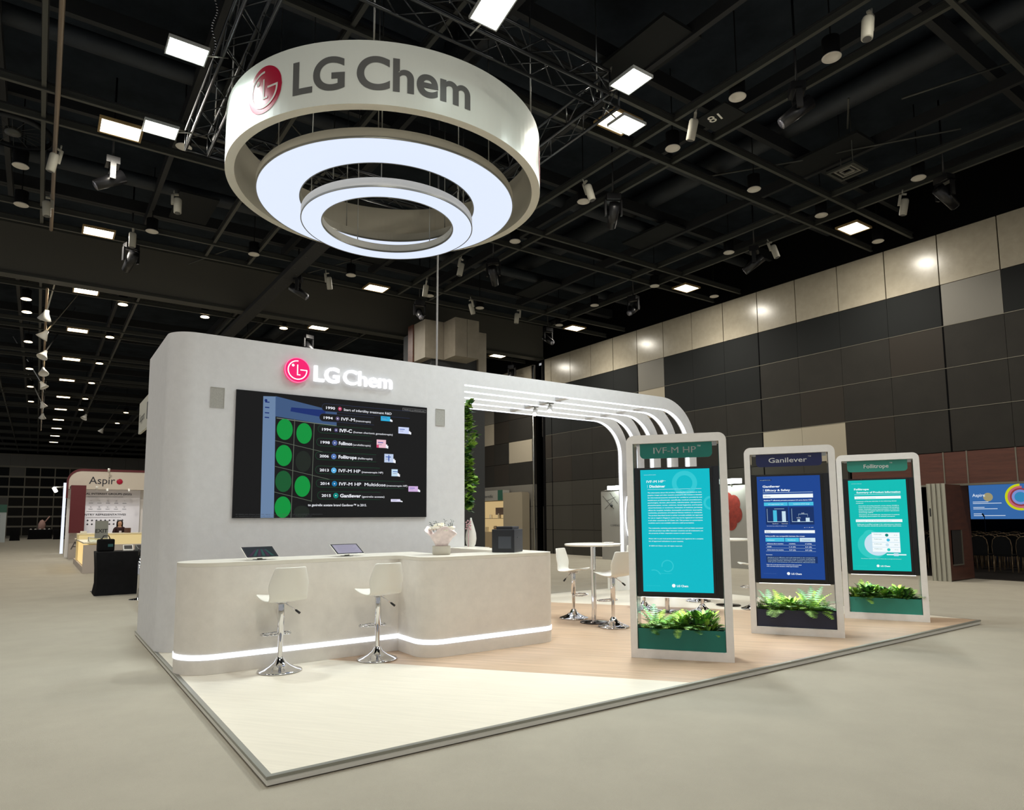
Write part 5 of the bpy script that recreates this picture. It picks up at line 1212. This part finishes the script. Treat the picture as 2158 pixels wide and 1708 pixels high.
m = MB(); fx = XS-.006
def sc(y, z, rr, c, mi, n=20, a0=0, a1=2*PI, r0=0, lay=0):
    for i in range(n):
        p = a0+(a1-a0)*i/n; q = a0+(a1-a0)*(i+1)/n
        m.face([(fx-.002*lay, y-r0*math.cos(p), z+r0*math.sin(p)), (fx-.002*lay, y-rr*math.cos(p), z+rr*math.sin(p)), (fx-.002*lay, y-rr*math.cos(q), z+rr*math.sin(q)), (fx-.002*lay, y-r0*math.cos(q), z+r0*math.sin(q))], mi)
sc(5.85, 2.25, .52, 0, 1, a0=PI*.5, a1=PI*1.55, r0=.42, lay=1); sc(5.85, 2.25, .43, 0, 0, a0=PI*.45, a1=PI*1.6, r0=.34, lay=2); sc(5.85, 2.25, .35, 0, 2, a0=PI*.35, a1=PI*1.7, r0=.28, lay=3); sc(5.85, 2.25, .29, 0, 3, a0=0, a1=2*PI, r0=.2, lay=4); sc(5.85, 2.25, .2, 0, 4, lay=5)
sc(6.95, 2.28, .17, 0, 5, r0=.0, lay=1)
text(m, 'Aspire', .13, (fx-.01, 7.5, 2.3), dx=(0, -1, 0), mi=6, bold=.01, width=.45)
for k, (z, wd) in enumerate(((2.08, .55), (2.02, 1.0), (1.86, .4), (1.8, .85), (1.6, .3), (1.53, 1.1))):
    m.box(fx-.004, fx, 7.5-wd, 7.5, z, z+.022, 6)
m.build('screen_picture', [emit('proj_pink', (196, 106, 120), .85), emit('proj_yellow', (206, 214, 30), .85), emit('proj_red', (150, 60, 70), .85), emit('proj_lilac', (130, 150, 214), .85), emit('proj_teal', (56, 140, 190), .85), emit('proj_sand', (170, 160, 120), .8), emit('proj_white', (225, 235, 245), .9)], t, auto=False)
def make_chair():
    t = thing('stacking_chair', '', 'chair')
    fm = M('chair_frame', (176, 150, 116), .35, .4); sm = M('chair_fabric', (20, 22, 24), .85)
    bo_ = [(.05, .45), (-.0, .5)]
    P = [(-.22, .48), (-.23, .7), (-.2, .88), (-.12, .97), (0, .99), (.12, .97), (.2, .88), (.23, .7), (.22, .48)]
    m = MB(); m.prism(P, -.22, -.19, fn=lambda x, z, y: (y, x, z)); m.build('backrest', sm, t)
    m = MB(); m.path([(-.205, x*1.03, z+.008) for x, z in P], .012, n=6); m.build('back_frame', fm, t)
    m = MB(); m.box(-.2, .22, -.22, .22, .43, .49); m.build('seat', sm, t, bevel=.02)
    for sx, sy in ((-.2, -.22), (-.2, .22), (.2, -.22), (.2, .22)):
        m = MB(); m.tube((sx, sy, .46), (sx*1.08, sy, 0), .013, n=6); m.build('leg', fm, t)
    return t
c0 = make_chair(); firstc = True
rown = ['nearest', 'second', 'third', 'fourth', 'fifth', 'sixth', 'seventh']
for r_i in range(7):
    for k in range(6):
        x = 21.0+.95*r_i; y = 2.25+.57*k+.45*r_i+(.2 if r_i % 2 else 0)
        if y > 10: continue
        o = c0 if firstc else dup(c0); firstc = False
        o.location = (x, y, -.005); o['label'] = 'black padded chair in the dark room, %s row, %s from the right' % (rown[r_i], ordinal(k)); o['group'] = 'chair rows in the dark room'
area('room_fill', (22.5, 3.5, 3.9), 12, 2, 1, (1, .9, .8))  # added fill light with no fixture, brightens the dark room
t = thing('microphone_stand', 'microphone on a stand silhouetted against the blue screen', 'microphone', (28, 6.4, 0))
m = MB(); m.tube((0, 0, 0), (0, 0, 1.5), .012); m.lathe([(0, 0), (.14, 0), (.14, .02), (0, .03)], n=16); m.build('stand', black, t)
m = MB(); m.tube((0, 0, 1.5), (0, .06, 1.62), .025); m.build('microphone_head', black, t)

t = thing('curved_cord', 'short bowed white glowing cord beside the farthest lit rib leg', 'cord')
m = MB(); m.path([(9.40, 6.41, 2.05), (9.36, 6.41, 1.9), (9.335, 6.41, 1.7), (9.335, 6.41, 1.5), (9.36, 6.41, 1.33), (9.41, 6.41, 1.18)], .014, n=8); m.build('tube', emit('sign_white', (250, 252, 255), 1.25), t)  # bowed cord, not a lamp; its brightness is put in as emission
m = MB(); m.tube((9.40, 6.41, 2.05), (9.40, 6.45, 2.05), .008); m.tube((9.41, 6.41, 1.18), (9.41, 6.45, 1.18), .008); m.build('clips', steel, t)
